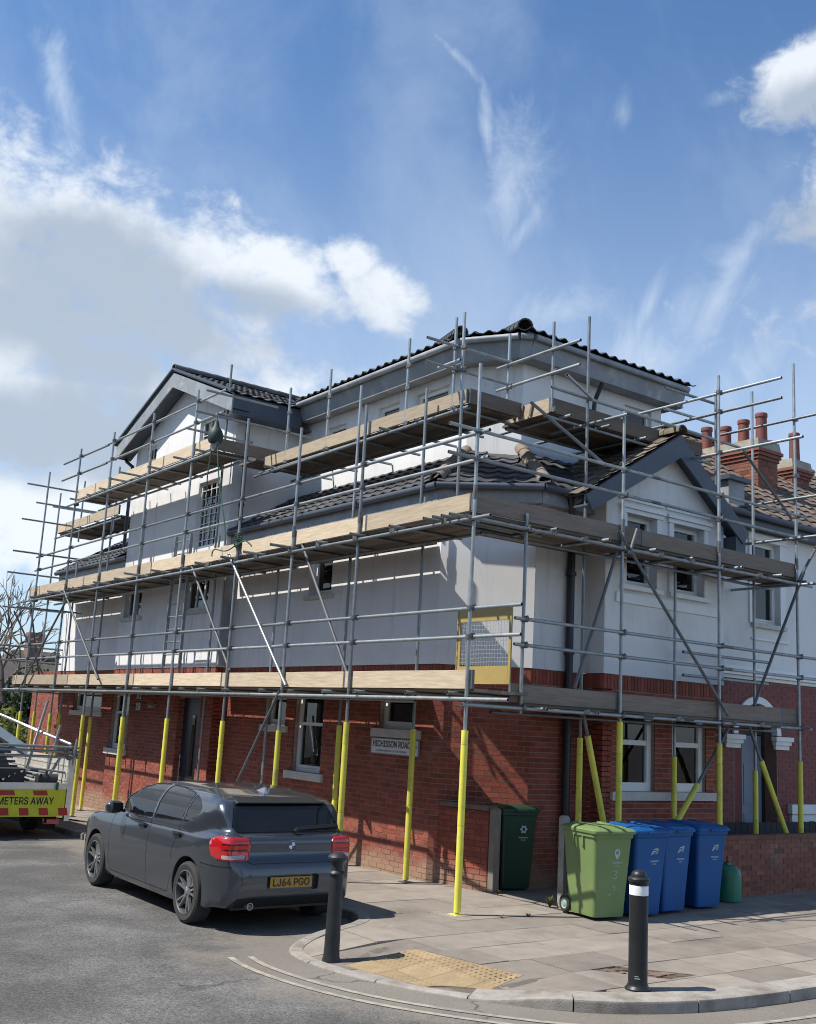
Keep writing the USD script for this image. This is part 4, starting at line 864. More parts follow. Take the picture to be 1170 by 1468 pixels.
rt = MB(); yr = NE+4.9*math.cos(np_); zr = NEz+4.9*math.sin(np_); cap_run(rt, (NX0+.3, yr, zr+.05), (NX1, yr, zr+.05)); obj('ridge_tile', rt, 'tile_brown', nro)
# little lead-clad cheek in the valley between the two roofs
vc = MB(); vc.box((15.35, 11.5, 5.9), (15.8, 12.4, 6.75)); obj('valley_box', vc, 'lead_grey', nro); obj('valley_cover', MB().box((15.27, 11.42, 6.75), (15.9, 12.5, 6.83)), 'fascia_dark', nro)
def chimney(x, y, w, d, z0, z1, pots, seed):
    st = obj('chimney', MB().box((x, y, z0), (x+w, y+d, z1)), 'mortar_dark', NB)
    for (O, u, n, L) in (((x, y, 0), Y_, -X_, d), ((x, y, 0), X_, -Y_, w)):
        lay_bricks(st, O, u, n, L, z0+.3, z1, (), mat='brick_brown', seed=seed)
    cm = MB()
    for k in range(3):
        e = .03*(k+1); cm.box((x-e, y-e, z1+.075*k), (x+w+e, y+d+e, z1+.075*(k+1)-.008), .3+.2*k)
    obj('corbel', cm, 'brick_brown', st)
    z = z1+.225
    c = m3.Manifold.hull_points(np.array([(x-.06, y-.06, z), (x+w+.06, y-.06, z), (x+w+.06, y+d+.06, z), (x-.06, y+d+.06, z), (x-.03, y-.03, z+.2), (x+w+.03, y-.03, z+.2), (x+w+.03, y+d+.03, z+.2), (x-.03, y+d+.03, z+.2)]))
    obj('chimney_cap', MB().add(c, None, 30), 'cement', st)
    for (py, h) in pots:
        p = MB().lathe([(.0, -.02), (.135, -.02), (.138, .03), (.122, .05), (.112, h-.10), (.128, h-.085), (.13, h-.02), (.118, h), (.092, h), (.088, h-.3), (0, h-.3)], T(x+w*.62, y+py, z+.19), 18)
        obj('chimney_pot', p, 'pot_red', st)
chimney(18.25, 12.95, .66, 1.95, 6.9, 7.95, ((.20, .66), (.64, .60), (1.10, .54), (1.60, .62)), 91)
chimney(20.85, 13.9, .66, 1.95, 7.2, 8.18, ((.2, .72), (.9, .66), (1.5, .6)), 92)
flush_bricks(0)
# ------------------------------------------------------------------ street sign on the brick wall
SG = thing('street_sign', 'white street name plate reading HICHISSON ROAD on the brick wall', 'sign')
obj('plate', MB().box((LX-.040, 12.99, 1.735), (LX-.012, 14.22, 1.972)), 'sign_white', SG)
obj('rim', MB().box((LX-.043, 12.985, 1.962), (LX-.012, 14.225, 1.976)).box((LX-.043, 12.985, 1.731), (LX-.012, 14.225, 1.745)).box((LX-.043, 12.985, 1.745), (LX-.012, 12.998, 1.962)).box((LX-.043, 14.212, 1.745), (LX-.012, 14.225, 1.962)), 'ink_grey', SG)
def sign_text(txt, w, y_right, z, h, mat, bold=True, dep=.004, name='lettering'):
    t = meshkit.text_mesh(txt, h, dep, bold=bold); ex = t.bounds[1][0]-t.bounds[0][0]; sx = w/ex
    M = frame((LX-.040-dep-.0, y_right, z), -Y_*sx, Z_, -X_); M[:3, 3] = (LX-.040+.001, y_right, z); t.apply_translation((-t.bounds[0][0], 0, 0))
    obj(name, MB().add(t, M, False), mat, SG)
sign_text('HICHISSON ROAD', .98, 14.17, 1.845, .092, 'ink_black')
sign_text('S.E.15', .11, 13.13, 1.85, .045, 'ink_grey')
sign_text('LONDON BOROUGH OF SOUTHWARK', .80, 14.08, 1.77, .03, 'ink_grey', False)
# ------------------------------------------------------------------ scaffold
SC = thing('scaffold', 'grey tube scaffold with board platforms and yellow sleeved feet round the corner house', 'scaffold')
TR_ = 0.0242
FOOTS = []
def standard(x, y, z0, z1, sleeve=None, base=True, lean=0.0):
    g = float(slope(x, y)) if z0 <= 0.01 else 0.0
    s = MB().tube((x, y, z0+g+(.012 if base and z0 <= .01 else 0)), (x+lean, y, z1), TR_, 12, tone=RNG.random(), hollow=True)
    st = obj('standard', s, 'galv', SC)
    # joint sleeve of two lengths of tube
    if z1-z0 > 5: obj('tube_joint', MB().tube((x, y, z0+g+5.1), (x, y, z0+g+5.28), .031, 10), 'coupler', st)
    if sleeve:
        b = MB(); t_ = RNG.random(); zz = z0+g+(.03 if base else 0)
        zc = [zz]; 
        while zc[-1] < sleeve-.3: zc.append(zc[-1]+RNG.uniform(.85, 1.05))
        zc = [z for z in zc if z < sleeve-.15]+[sleeve]
        for a, c in zip(zc[:-1], zc[1:]): b.tube((x, y, a+.004), (x, y, c), .043, 14, tone=t_+RNG.uniform(-.2, .2))
        obj('yellow_sleeve', b, 'sleeve', st)
    if base and z0 <= .01:
        b = MB().box((x-.075, y-.075, g+.004), (x+.075, y+.075, g+.012)); obj('base_plate', b, 'sleeve' if y < 11 else 'coupler', st)
        if abs(x-8.63) < .05 and y < 13.5: obj('sole_board', MB().box((x-.12, y-.11, g+.0), (x+.14, y+.12, g+.006)), 'cement', st)
    FOOTS.append((x, y)); return st
def tube(name, a, b, label=None, r=TR_):
    return obj(name, MB().tube(a, b, r, 12, tone=RNG.random(), hollow=True), 'galv', SC, label)
_cpl = MB()
def coupler(p, ax=(1, 0, 0), big=1.0):
    """right-angle clamp: two half bands, a body and bolts."""
    p = np.asarray(p, float); ax = nrm(ax); up = np.array([0, 0, 1.]); sd = nrm(np.cross(ax, up)) if abs(ax[2]) < .9 else np.array([1., 0, 0])
    m = MB(); big = 1.15
    m.tube(p-up*.028, p+up*.028, .034*big, 9); m.tube(p+sd*.052-ax*.026, p+sd*.052+ax*.026, .034*big, 9)
    m.obox(p+sd*.012-ax*.02-up*.02, ax*.04, sd*.04, up*.04)
    q = p+ax*.036; m.tube(q-sd*.03, q+sd*.045, .0075, 6); m.tube(q+sd*.03, q+sd*.045, .014, 6)
    q = p+sd*.052+up*.038; m.tube(q-sd*.02, q+sd*.034, .0075, 6); m.tube(q+sd*.018, q+sd*.034, .014, 6)
    return obj('coupler', m, 'coupler', SC)
XO, XI, YO, YI = 8.63, 9.50, 10.42, 11.08
L_OUT = [(10.38, 6.93, 2.17), (13.03, 6.92, 2.19), (14.94, 6.93, 2.00), (16.87, 7.48, 2.09), (19.14, 8.53, 2.07), (21.29, 8.49, 2.04), (23.55, 8.50, 2.02), (25.72, 8.48, 2.0), (28.0, 8.25, 2.0)]
for y, zt, sl in L_OUT: standard(XO, y, 0, zt, sl)
standard(9.4, 29.3, 0, 7.99, 2.0)
L_IN = [(12.75, 5.62, 2.14, 9.62), (14.62, 5.64, 2.13, 9.55), (16.9, 4.95, None, 9.5), (19.25, 5.7, None, 9.42), (20.86, 6.75, 2.06, 9.40), (23.10, 6.75, 2.0, 9.40), (25.15, 6.75, 1.97, 9.40), (27.6, 5.9, 2.0, 9.5)]
for y, zt, sl, x in L_IN: standard(x, y, 0, zt, sl)
# short guard standards behind the second lift's toe board, clamped to the ledgers
for x, y, a, b in ((9.60, 11.95, 5.38, 7.13), (9.60, 12.83, 5.50, 7.37), (9.60, 14.70, 5.55, 7.84), (9.50, 19.55, 5.2, 9.38)): standard(x, y, a, b)
R_OUT = [(11.46, 7.02-.11, 2.40), (13.66, 8.0, 2.18), (15.72, 8.72, 1.96)]
for x, zt, sl in R_OUT: standard(x, YO, 0, zt, sl)
standard(9.58, YO, 2.42, 5.06)
R_IN = [(11.36, 8.55, 2.15), (13.42, 4.9, 1.94), (15.46, 8.30, 1.77)]
for x, zt, sl in R_IN: standard(x, YI, 0, zt, sl)
# top lift uprights round the upper storey
TOPU = [(9.8, 12.42, 6.96, 8.48), (9.86, 12.30, 6.98, 8.55), (9.8, 13.64, 6.91, 8.46), (9.8, 16.05, 7.02, 8.51), (9.8, 17.5, 7.14, 8.48), (10.9, 12.40, 7.0, 8.50), (10.9, 11.38, 6.97, 8.42), (9.8, 26.1, 6.6, 8.3), (9.8, 28.6, 6.6, 8.3), (14.45, YI, 6.3, 8.05)]
for x, y, a, b in TOPU: standard(x, y, a, b)
Z2, Z2R, Z3, Z4G, Z4 = 2.685, 2.56, 4.965, 7.20, 7.03      # tops of the boards
# ---- platforms: boards, toe boards, transoms and ledgers
def boards(axis_, a0, a1, c0, c1, ztop, mat, n=None, lens=3.9):
    """boards running along axis_ ('y' or 'x') from a0 to a1, side by side between c0 and c1."""
    w = .225; k = max(1, int((c1-c0+.01)/(w+.006)))
    for i in range(k):
        p = a0+RNG.uniform(0, .0); first = RNG.choice([1.5, 2.4, 3.0, 3.9])
        while p < a1-.05:
            q = min(a1, p+(first if p == a0 else lens)); z = ztop+RNG.uniform(-.003, .003); c = c0+i*(w+.006)
            m = MB(); t_ = RNG.random()
            if axis_ == 'y': m.box((c, p+.004, z-.038), (c+w, q-.004, z), t_)
            else: m.box((p+.004, c, z-.038), (q-.004, c+w, z), t_)
            bd = obj('board', m, mat, SC)
            p = q
def toe(axis_, a0, a1, c, z, mat, h=.232, lens=3.9, first=None):
    p = a0
    while p < a1-.05:
        q = min(a1, p+(first if first and p == a0 else lens)); m = MB(); t_ = RNG.uniform(.2, 1)
        j = RNG.uniform(-.006, .006)
        if axis_ == 'y': m.box((c-.019, p+.003, z+j), (c+.019, q-.003, z+h+j), t_)
        else: m.box((p+.003, c-.019, z+j), (q-.003, c+.019, z+h+j), t_)
        tb = obj('toe_board', m, mat, SC)
        for e, sg in ((p+.003, 1), (q-.003, -1)):       # galvanised end bands
            b = MB(); lo_, hi_ = min(e-sg*.001, e+sg*.022), max(e-sg*.001, e+sg*.022)
            if axis_ == 'y': b.box((c-.0205, lo_, z+j-.0015), (c+.0205, hi_, z+h+j+.0015))
            else: b.box((lo_, c-.0205, z+j-.0015), (hi_, c+.0205, z+h+j+.0015))
            obj('end_band', b, 'galv_dark', tb)
        p = q
def ledger(axis_, a0, a1, c, z, name='ledger', lens=6.3):
    p = a0
    while p < a1-.05:
        q = min(a1, p+lens); 
        if axis_ == 'y': tube(name, (c, p, z), (c, q+.02, z))
        else: tube(name, (p, c, z), (q+.02, c, z))
        p = q
# first lift
boards('y', 10.32, 29.2, 8.70, 9.62, Z2, 'board_old'); boards('y', 12.75, 19.25, 9.665, 9.895, Z2, 'board_old'); boards('y', 24.75, 29.2, 9.665, 9.895, Z2, 'board_old'); toe('y', 10.32, 29.15, XO+.05, Z2, 'board', first=2.9)
ledger('y', 9.55, 29.5, XO-.05, Z2-.135); ledger('y', 12.4, 29.5, 9.36, Z2-.135)
boards('x', 9.64, 15.85, 10.48, 11.19, Z2R, 'board_x'); boards('x', 10.95, 11.97, 11.20, 11.66, Z2R, 'board_x'); toe('x', 9.42, 15.8, YO+.05, Z2R, 'board_x', first=2.0)
ledger('x', 8.55, 15.95, YO-.05, Z2R-.075); ledger('x', 9.6, 15.9, YI-.05, Z2R-.135)
# second lift
boards('y', 10.55, 28.6, 8.70, 9.62, Z3, 'board_old'); boards('y', 12.75, 19.25, 9.665, 9.895, Z3, 'board_old'); boards('y', 24.75, 28.6, 9.665, 9.895, Z3, 'board_old'); toe('y', 10.50, 28.6, XO+.05, Z3, 'board', first=2.4)
ledger('y', 10.0, 29.3, XO-.05, Z3-.135); ledger('y', 11.0, 28.6, 9.36, Z3-.135)
boards('x', 9.66, 15.85, 10.48, 11.19, Z3, 'board_x'); boards('x', 9.66, 11.97, 11.20, 11.66, Z3, 'board_x'); toe('x', 8.66, 11.9, YO+.05, Z3, 'board_x', lens=2.75); toe('x', 11.9, 15.85, YO+.045, Z3, 'board_x', lens=3.9)
boards('x', 8.72, 9.66, 10.50, 11.2, Z3-.001, 'board_x')
ledger('x', 8.50, 16.05, YO-.05, Z3-.12); ledger('x', 9.3, 15.9, YI-.05, Z3-.135)
# third lift in front of the gable, and set back along the top storey
boards('y', 18.45, 25.7, 8.72, 9.62, Z4G, 'board_old'); toe('y', 18.42, 25.7, XO+.05, Z4G, 'board', first=2.2); toe('x', 8.72, 10.5, 18.40, Z4G, 'board_x'); boards('x', 9.66, 10.5, 18.45, 19.15, Z4G, 'board_x')
ledger('y', 18.2, 26.2, XO-.05, Z4G-.135); ledger('y', 18.2, 26.0, 9.34, Z4G-.135)
boards('y', 12.10, 18.3, 9.86, 10.85, Z4, 'board_old'); toe('y', 12.06, 18.3, 9.80, Z4-.015, 'board', h=.215, first=2.6); toe('x', 9.82, 10.88, 12.05, Z4-.02, 'board_x')
ledger('y', 12.0, 18.5, 9.80, Z4-.10); ledger('y', 12.1, 18.6, 10.6, Z4-.10)
boards('x', 10.95, 14.5, 11.42, 12.60, Z4-.03, 'board_x'); toe('y', 11.40, 12.35, 10.90, Z4-.06, 'board'); toe('x', 10.92, 14.45, 11.38, Z4-.06, 'board_x')
ledger('x', 10.7, 14.6, 11.32, Z4-.17); ledger('x', 10.8, 14.5, 12.3, Z4-.17)
boards('y', 25.8, 30.4, 9.86, 10.8, Z4-.02, 'board_old'); toe('y', 25.8, 30.4, 9.80, Z4, 'board'); ledger('y', 25.6, 30.6, 9.80, Z4-.13); toe('x', 9.82, 10.9, 30.42, Z4, 'board_x')
# end cleats standing on the return toe board
for y, dy in ((12.18, .05), (12.02, .07), (11.80, .07)): obj('cleat', MB().obox((10.872, y, Z4-.03), (0, dy*.6, 0), (-.02, 0, 0), (0, -.05, .20)), 'board_x', SC)
# transoms
def transoms(ys, x0, x1, z, over=(.05, .45)):
    for y in ys:
        a = x0-RNG.uniform(*over); tube('transom', (a, y, z+RNG.uniform(-.004, .004)), (x1+RNG.uniform(-.05, .12), y+RNG.uniform(-.03, .03), z))
yy = lambda a, b, st: [a+st*i+RNG.uniform(-.12, .12) for i in range(int((b-a)/st)+1)]
transoms(yy(10.6, 29.2, 1.02), XO-.02, 9.55, Z2-.066, (.0, .10))
transoms(yy(10.9, 28.6, 1.0), XO-.02, 9.75, Z3-.066, (.10, .48))
transoms([10.62, 10.80, 11.15], XO-.15, 10.2, Z3-.066, (.05, .35))
transoms(yy(18.5, 26, 1.0), XO-.02, 9.5, Z4G-.066, (.10, .5))
transoms(yy(12.2, 18.4, .95), 9.8, 11.12, Z4-.075, (.05, .25))
transoms(yy(26, 30.3, 1.1), 9.8, 11.0, Z4-.085, (.05, .25))
for x in (9.9, 10.9, 11.9, 12.8, 13.9, 14.9, 15.7): tube('transom', (x, YO-.12-RNG.uniform(0, .1), Z2R-.065), (x, 11.15, Z2R-.065)); tube('transom', (x+.1, YO-.10-RNG.uniform(0, .12), Z3-.066), (x+.1, 11.3, Z3-.066))
for x in (11.1, 11.9, 12.8, 13.7, 14.4): tube('transom', (x, 11.2-RNG.uniform(0, .1), Z4-.105), (x, 12.85, Z4-.105))
# tubes sticking out at the far end
for y, z, a, b in ((28.05, 7.85, 8.1, 9.9), (28.05, 6.05, 7.95, 10.2), (29.2, 5.62, 8.2, 10.0), (28.1, 7.40, 8.4, 10.8), (29.25, 4.70, 8.2, 9.9), (28.0, 4.62, 8.2, 9.9), (29.2, 3.68, 8.1, 10.6), (29.2, 3.3, 8.1, 10.6), (29.2, 2.52, 8.2, 10.4), (29.2, 7.1, 8.4, 10.9), (30.5, 7.8, 9.6, 11)):
    tube('transom', (a, y, z), (b, y, z))
# guard rails
def rail(a, b): tube('guard_rail', a, b)
g = .055
for z in (3.69, 3.33):
    for a, b in ((9.48, 15.2), (15.2, 21.4), (21.4, 27.0), (27.0, 29.0)): rail((XO+g, a, z), (XO+g, b+.12, z+.003))
for z in (6.00, 5.64):
    for a, b in ((10.2, 16.2), (16.2, 22.4), (22.4, 28.3)): rail((XO+g, a, z), (XO+g, b+.12, z))
for z in (8.30, 7.86): rail((XO+g, 18.0, z), (XO+g, 24.2, z)); rail((XO+g, 24.0, z-.02), (XO+g, 27.1, z+.02))
rail((XO-.25, 19.0, 7.66), (9.85, 19.0, 7.66)); rail((8.35, 18.15, 8.24), (9.9, 18.15, 8.24)); rail((8.2, 18.2, 7.80), (11.0, 18.2, 7.80))
for z in (3.64, 3.30): rail((9.38, YO-g, z), (13.9, YO-g, z)); rail((13.7, YO-g, z), (16.5, YO-g, z))
for z in (3.56, 3.20): rail((13.55, YI-g, z), (15.75, YI-g, z))
for z in (6.01, 5.63): rail((8.15, YO-g, z), (12.2, YO-g, z)); rail((12.0, YO-g, z), (15.95, YO-g, z))
for z in (7.98, 7.60): rail((9.2, 12.36, z), (11.0, 12.36, z+.03)); rail((10.85, 12.62, z-.03), (10.85, 10.75, z-.03))
rail((9.74, 11.95, 6.92), (9.74, 18.6, 6.86)); rail((9.74, 12.2, 7.72), (9.74, 12.75, 7.72))
rail((10.55, YI-.05, 7.21), (15.2, YI-.05, 7.18)); rail((13.2, YI+.05, 7.85), (14.6, YI+.05, 7.87)); rail((13.2, YI+.05, 7.49), (14.6, YI+.05, 7.51))
for z in (7.72, 7.40): rail((13.72, 12.2, z), (13.72, 9.30, z))
for z, x, a, b in ((6.72, 13.72, 11.9, 8.95), (5.62, 15.66, 11.7, 10.0), (4.83, 15.66, 12.0, 9.7), (6.30, 15.66, 12.0, 9.4), (7.7, 15.66, 12.0, 9.9)): rail((x, a, z), (x, b, z))
rail((10.2, YO-.06, 7.15), (11.42, YI-.05, 7.22))
rail((11.40, 10.3, 6.83), (11.40, 11.9, 6.83))
# braces
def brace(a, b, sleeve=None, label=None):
    p = tube('brace', a, b, label) if label else obj('brace', MB().tube(a, b, TR_, 12, tone=RNG.random(), hollow=True), 'galv_dark', SC)  # unlabelled braces: shade put into the colour by the darker metal
    if sleeve is not None:
        a, b = np.array(a, float), np.array(b, float); c = a+(b-a)*sleeve; obj('yellow_sleeve', MB().tube(c, b-(b-a)*.004, .043, 14, tone=RNG.random()), 'sleeve', p)
xb, yb = XO-.06, YO-.07
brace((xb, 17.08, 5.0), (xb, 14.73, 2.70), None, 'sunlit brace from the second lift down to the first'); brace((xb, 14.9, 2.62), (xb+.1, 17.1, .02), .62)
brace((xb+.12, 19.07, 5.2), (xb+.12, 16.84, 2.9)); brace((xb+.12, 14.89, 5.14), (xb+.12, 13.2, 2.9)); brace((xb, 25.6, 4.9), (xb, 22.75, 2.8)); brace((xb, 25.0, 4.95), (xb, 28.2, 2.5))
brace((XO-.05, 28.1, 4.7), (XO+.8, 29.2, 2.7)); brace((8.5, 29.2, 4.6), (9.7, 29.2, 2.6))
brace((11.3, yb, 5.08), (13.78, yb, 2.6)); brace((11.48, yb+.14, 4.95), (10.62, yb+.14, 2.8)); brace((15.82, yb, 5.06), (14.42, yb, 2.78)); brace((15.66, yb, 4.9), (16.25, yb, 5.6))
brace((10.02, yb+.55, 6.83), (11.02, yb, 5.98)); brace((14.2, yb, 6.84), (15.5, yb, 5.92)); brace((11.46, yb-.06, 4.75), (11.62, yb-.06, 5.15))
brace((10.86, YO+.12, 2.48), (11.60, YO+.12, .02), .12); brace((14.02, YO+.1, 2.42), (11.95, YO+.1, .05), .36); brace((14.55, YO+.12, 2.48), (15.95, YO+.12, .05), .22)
# clamps where rails, ledgers and standards cross
for y, zt, _ in L_OUT:
    for z in (Z2-.135, 3.33, 3.69, Z3-.135, 5.64, 6.0): coupler((XO, y, z), Y_)
    if 18.5 < y < 27:
        for z in (Z4G-.135, 7.86, 8.30): coupler((XO, y, z), Y_)
for x, zt, _ in R_OUT:
    for z in (Z2R-.075, 3.30, 3.64, Z3-.12, 5.63, 6.01): coupler((x, YO, z), X_)
for z in (3.30, 3.64, Z2R-.06, Z3-.12): coupler((9.58, YO, z), X_)
for (x, y, a, b) in TOPU[:7]:
    for z in (7.60, 7.98, 7.0): coupler((x, y, z), X_)
for x in (13.66, 15.72):
    for z in (6.72, 7.72, 7.40): coupler((x, YO, z), Y_)
for y in yy(11, 18, 1.0): coupler((XO-.05, y, Z3-.10), X_)
for x in (10.0, 10.6, 12.2, 12.9, 14.6): coupler((x, YO-.05, Z3-.11), Y_)
for x in (10.7, 12.6, 14.6): coupler((x, YO-.05, Z2R-.06), Y_)
# ------------------------------------------------------------------ things on and by the scaffold
LD = thing('ladder', 'dark metal ladder tied upright between the first and second lift of the scaffold', 'ladder')
a0, a1, b0, b1 = np.array([9.15, 20.75, 2.69]), np.array([9.15, 19.95, 2.69]), np.array([9.05, 20.45, 5.75]), np.array([9.05, 19.75, 5.75])
for p, q in ((a0, b0), (a1, b1)): obj('stile', MB().beam(p, q, .03, .065, up=X_), 'galv', LD)
for k in range(12):
    t = (k+.5)/12; obj('rung', MB().tube(a0+(b0-a0)*t, a1+(b1-a1)*t, .014, 8), 'galv', LD)
GT = thing('safety_gate', 'yellow steel and mesh ladder gate standing on the first lift near the corner', 'gate')
gx, ga, gb, gz0, gz1 = 9.50, 10.55, 11.64, 2.79, 3.84
fm = MB()
fm.box((gx-.012, ga, gz0), (gx+.012, ga+.045, gz1)); fm.box((gx-.012, gb-.045, gz0), (gx+.012, gb, gz1)); fm.box((gx-.014, ga+.045, gz0), (gx+.014, gb-.045, gz0+.24)); fm.box((gx-.014, ga+.045, gz1-.20), (gx+.014, gb-.045, gz1))
obj('frame', fm, 'yellow_steel', GT)
wm = MB()
for k in range(1, 18): y = ga+.045+(gb-ga-.09)*k/18; wm.box((gx-.0025, y-.002, gz0+.24), (gx+.0025, y+.002, gz1-.20))
for k in range(1, 11): z = gz0+.24+(gz1-gz0-.44)*k/11; wm.box((gx-.005, ga+.045, z-.002), (gx-.0026, gb-.045, z+.002))
obj('wire_mesh', wm, 'gate_mesh', GT)
hg = MB()
for z in (3.2, 3.66, 2.95): hg.tube((gx, gb+.02, z-.04), (gx, gb+.02, z+.04), .022, 8)
hg.tube((gx, gb+.03, 2.70), (gx, gb+.03, gz1+.02), .014, 8); obj('hinge', hg, 'yellow_steel', GT)
GW = thing('pulley_wheel', 'dark green hooded pulley hanging from the scaffold below the gable', 'pulley')
gx, gy, gz_ = 8.40, 17.70, 7.30
hd = MB().lathe([(0, -.17), (.12, -.165), (.145, -.10), (.14, .0), (.11, .07), (.06, .14), (.035, .25), (0, .28)], T(gx, gy, gz_), 16); obj('hood', hd, 'gin_green', GW)
wl = MB().lathe([(.0, -.02), (.13, -.025), (.12, 0), (.13, .025), (0, .02)], frame((gx, gy, gz_-.2), Y_, Z_, X_), 18); obj('wheel', wl, 'coupler', GW)
obj('hook', MB().tube((gx, gy, gz_+.27), (gx, gy, gz_+.40), .012, 8).tube((gx, gy, gz_+.39), (8.66, gy, gz_+.39), .02, 8), 'coupler', GW)
def rope(parent, pts, r=.011, mat='rope_green', name='rope'):
    p = np.array(pts, float); t = np.linspace(0, 1, len(p)); q = np.linspace(0, 1, 40)
    from scipy.interpolate import PchipInterpolator
    c = PchipInterpolator(t, p)(q); m = MB()
    for a, b in zip(c[:-1], c[1:]): m.tube(a, b, r, 6, caps=False)
    return obj(name, m, mat, parent)
rope(GW, [(gx, gy+.11, gz_-.2), (gx, gy+.18, 6.6), (gx+.05, gy+.25, 6.15), (gx+.05, gy+.05, 5.8), (gx, gy-.1, 5.35)])
rope(GW, [(gx, gy-.12, gz_-.2), (gx, gy-.30, 6.4), (gx+.02, gy-.62, 5.6), (gx, gy-.8, 5.12)])
RB = thing('rope_bundle', 'green rope knotted round the scaffold upright above the second lift boards', 'rope')
for k in range(7):
    z = 5.10+.035*k; r_ = .05+.02*RNG.random(); th = np.linspace(0, 6.6, 14); rope(RB, [(8.63+r_*math.cos(t), 16.87+r_*math.sin(t), z+.01*t) for t in th], .012, name='coil')
rope(RB, [(8.60, 16.9, 5.15), (8.50, 17.1, 5.05), (8.45, 17.4, 5.10), (8.5, 17.6, 5.0)], .012); rope(RB, [(8.60, 16.85, 5.2), (8.52, 16.7, 5.12), (8.5, 16.4, 5.16), (8.55, 16.2, 5.05)], .012)
# ------------------------------------------------------------------ parked car (local: x across, y forwards from the rear bumper, z up)
def extr(poly2, axis_, d0, d1):
    """manifold from a polygon: axis 'x' -> polygon in (y, z); 'y' -> (x, z); 'z' -> (x, y)."""
    p = np.asarray(poly2, float); cs = m3.CrossSection([p], m3.FillRule.NonZero); m = cs.extrude(d1-d0).translate((0, 0, d0))
    if axis_ == 'x': M = np.array([[0, 0, 1, 0], [1, 0, 0, 0], [0, 1, 0, 0]], float)
    elif axis_ == 'y': M = np.array([[1, 0, 0, 0], [0, 0, -1, 0], [0, 1, 0, 0]], float); M = np.array([[1, 0, 0, 0], [0, 0, -1, 0], [0, 1, 0, 0]], float)
    else: return m
    if axis_ == 'y': return m.transform(M).mirror((0, 1, 0)) if False else cs.extrude(d1-d0).transform(np.array([[1, 0, 0, 0], [0, 0, -1, d1], [0, 1, 0, 0]], float))
    return m.transform(M)
def spl(pts, n=80):
    from scipy.interpolate import PchipInterpolator
    p = np.asarray(pts, float); x = np.linspace(p[0, 0], p[-1, 0], n); return np.c_[x, PchipInterpolator(p[:, 0], p[:, 1])(x)]
def sym(pts):   # (half width, z) list bottom to top -> closed polygon in (x, z)
    p = [(-a, b) for a, b in pts]; q = [(a, b) for a, b in pts]
    return q+p[::-1]
def car_body():
    side = [(.16, .24), (.62, .19), (1.2, .17), (3.2, .17), (3.9, .20), (4.2, .22), (4.29, .32), (4.315, .46), (4.30, .62), (4.24, .72), (4.10, .785), (3.80, .865), (3.45, .93), (3.16, .985), (2.9, 1.0), (.5, .995), (.20, .985), (.12, .965), (.085, .92), (.10, .78), (.045, .70), (.015, .62), (.010, .50), (.04, .36)]
    low = extr(side, 'x', -1, 1)
    plan = []
    pr = spl([(0.0, .60), (.04, .70), (.14, .78), (.35, .840), (.75, .872), (1.2, .880), (2.2, .880), (3.2, .880), (3.6, .872), (3.95, .83), (4.15, .74), (4.26, .60), (4.32, .40)], 60)
    plan = [(b, a) for a, b in pr]+[(-b, a) for a, b in pr[::-1]]
    low = low ^ extr(plan, 'z', 0, 2)
    sec = sym([(.80, .16), (.845, .24), (.868, .40), (.880, .60), (.880, .72), (.866, .84), (.846, .915), (.80, .97), (.70, 1.02), (.5, 1.07), (.2, 1.09)])
    low = low ^ extr(sec, 'y', -.1, 4.5)
    # greenhouse
    gs = [(.12, .93), (.17, .985), (.29, 1.14), (.39, 1.275), (.45, 1.312), (.64, 1.350), (1.05, 1.398), (1.5, 1.424), (1.95, 1.416), (2.3, 1.370), (2.55, 1.31), (3.17, .97), (3.1, .93), (.2, .93)]
    gh = extr(gs, 'x', -1, 1)
    gsec = sym([(.856, .90), (.846, .975), (.828, 1.05), (.782, 1.17), (.722, 1.275), (.652, 1.345), (.56, 1.390), (.40, 1.418), (.2, 1.430)])
    gh = gh ^ extr(gsec, 'y', -.1, 4.5)
    gp = spl([(0.06, .52), (.20, .665), (.5, .77), (.9, .835), (1.3, .86), (2.2, .86), (2.7, .80), (3.2, .66)], 40)
    gplan = [(b, a) for a, b in gp]+[(-b, a) for a, b in gp[::-1]]
    gh = gh ^ extr(gplan, 'z', 0, 2)
    body = low+gh
    body = body.refine_to_length(.045)
    m = body.to_mesh(); t = trimesh.Trimesh(m.vert_properties[:, :3], m.tri_verts, process=False)
    trimesh.smoothing.filter_laplacian(t, lamb=.5, iterations=7, volume_constraint=False); trimesh.smoothing.filter_taubin(t, lamb=.5, nu=.52, iterations=12)
    b0 = m3.Manifold(m3.Mesh(np.asarray(t.vertices, np.float32), np.asarray(t.faces, np.uint32))).bounding_box(); t.vertices[:] = (t.vertices-(0, 2.16, .17))*(.882/b0[3], 2.16/max(b0[4]-2.16, 2.16-b0[1]), 1.252/(b0[5]-.17))+(0, 2.16, .17)
    body = m3.Manifold(m3.Mesh(np.asarray(t.vertices, np.float32), np.asarray(t.faces, np.uint32)))
    return body
WH_Y, WH_Z, WH_R = (.80, 3.49), .318, .318
def inset(b, sx, sy, sz, c=(0, 2.1, .75)): return b.translate((-c[0], -c[1], -c[2])).scale((sx, sy, sz)).translate(c)
def cyl_x(y, z, r, x0, x1, n=48): return m3.Manifold.cylinder(x1-x0, r, r, n).rotate((0, 90, 0)).translate((x0, y, z))
def poly_line(pts, w): return LineString(pts).buffer(w/2, cap_style='round', join_style='round')
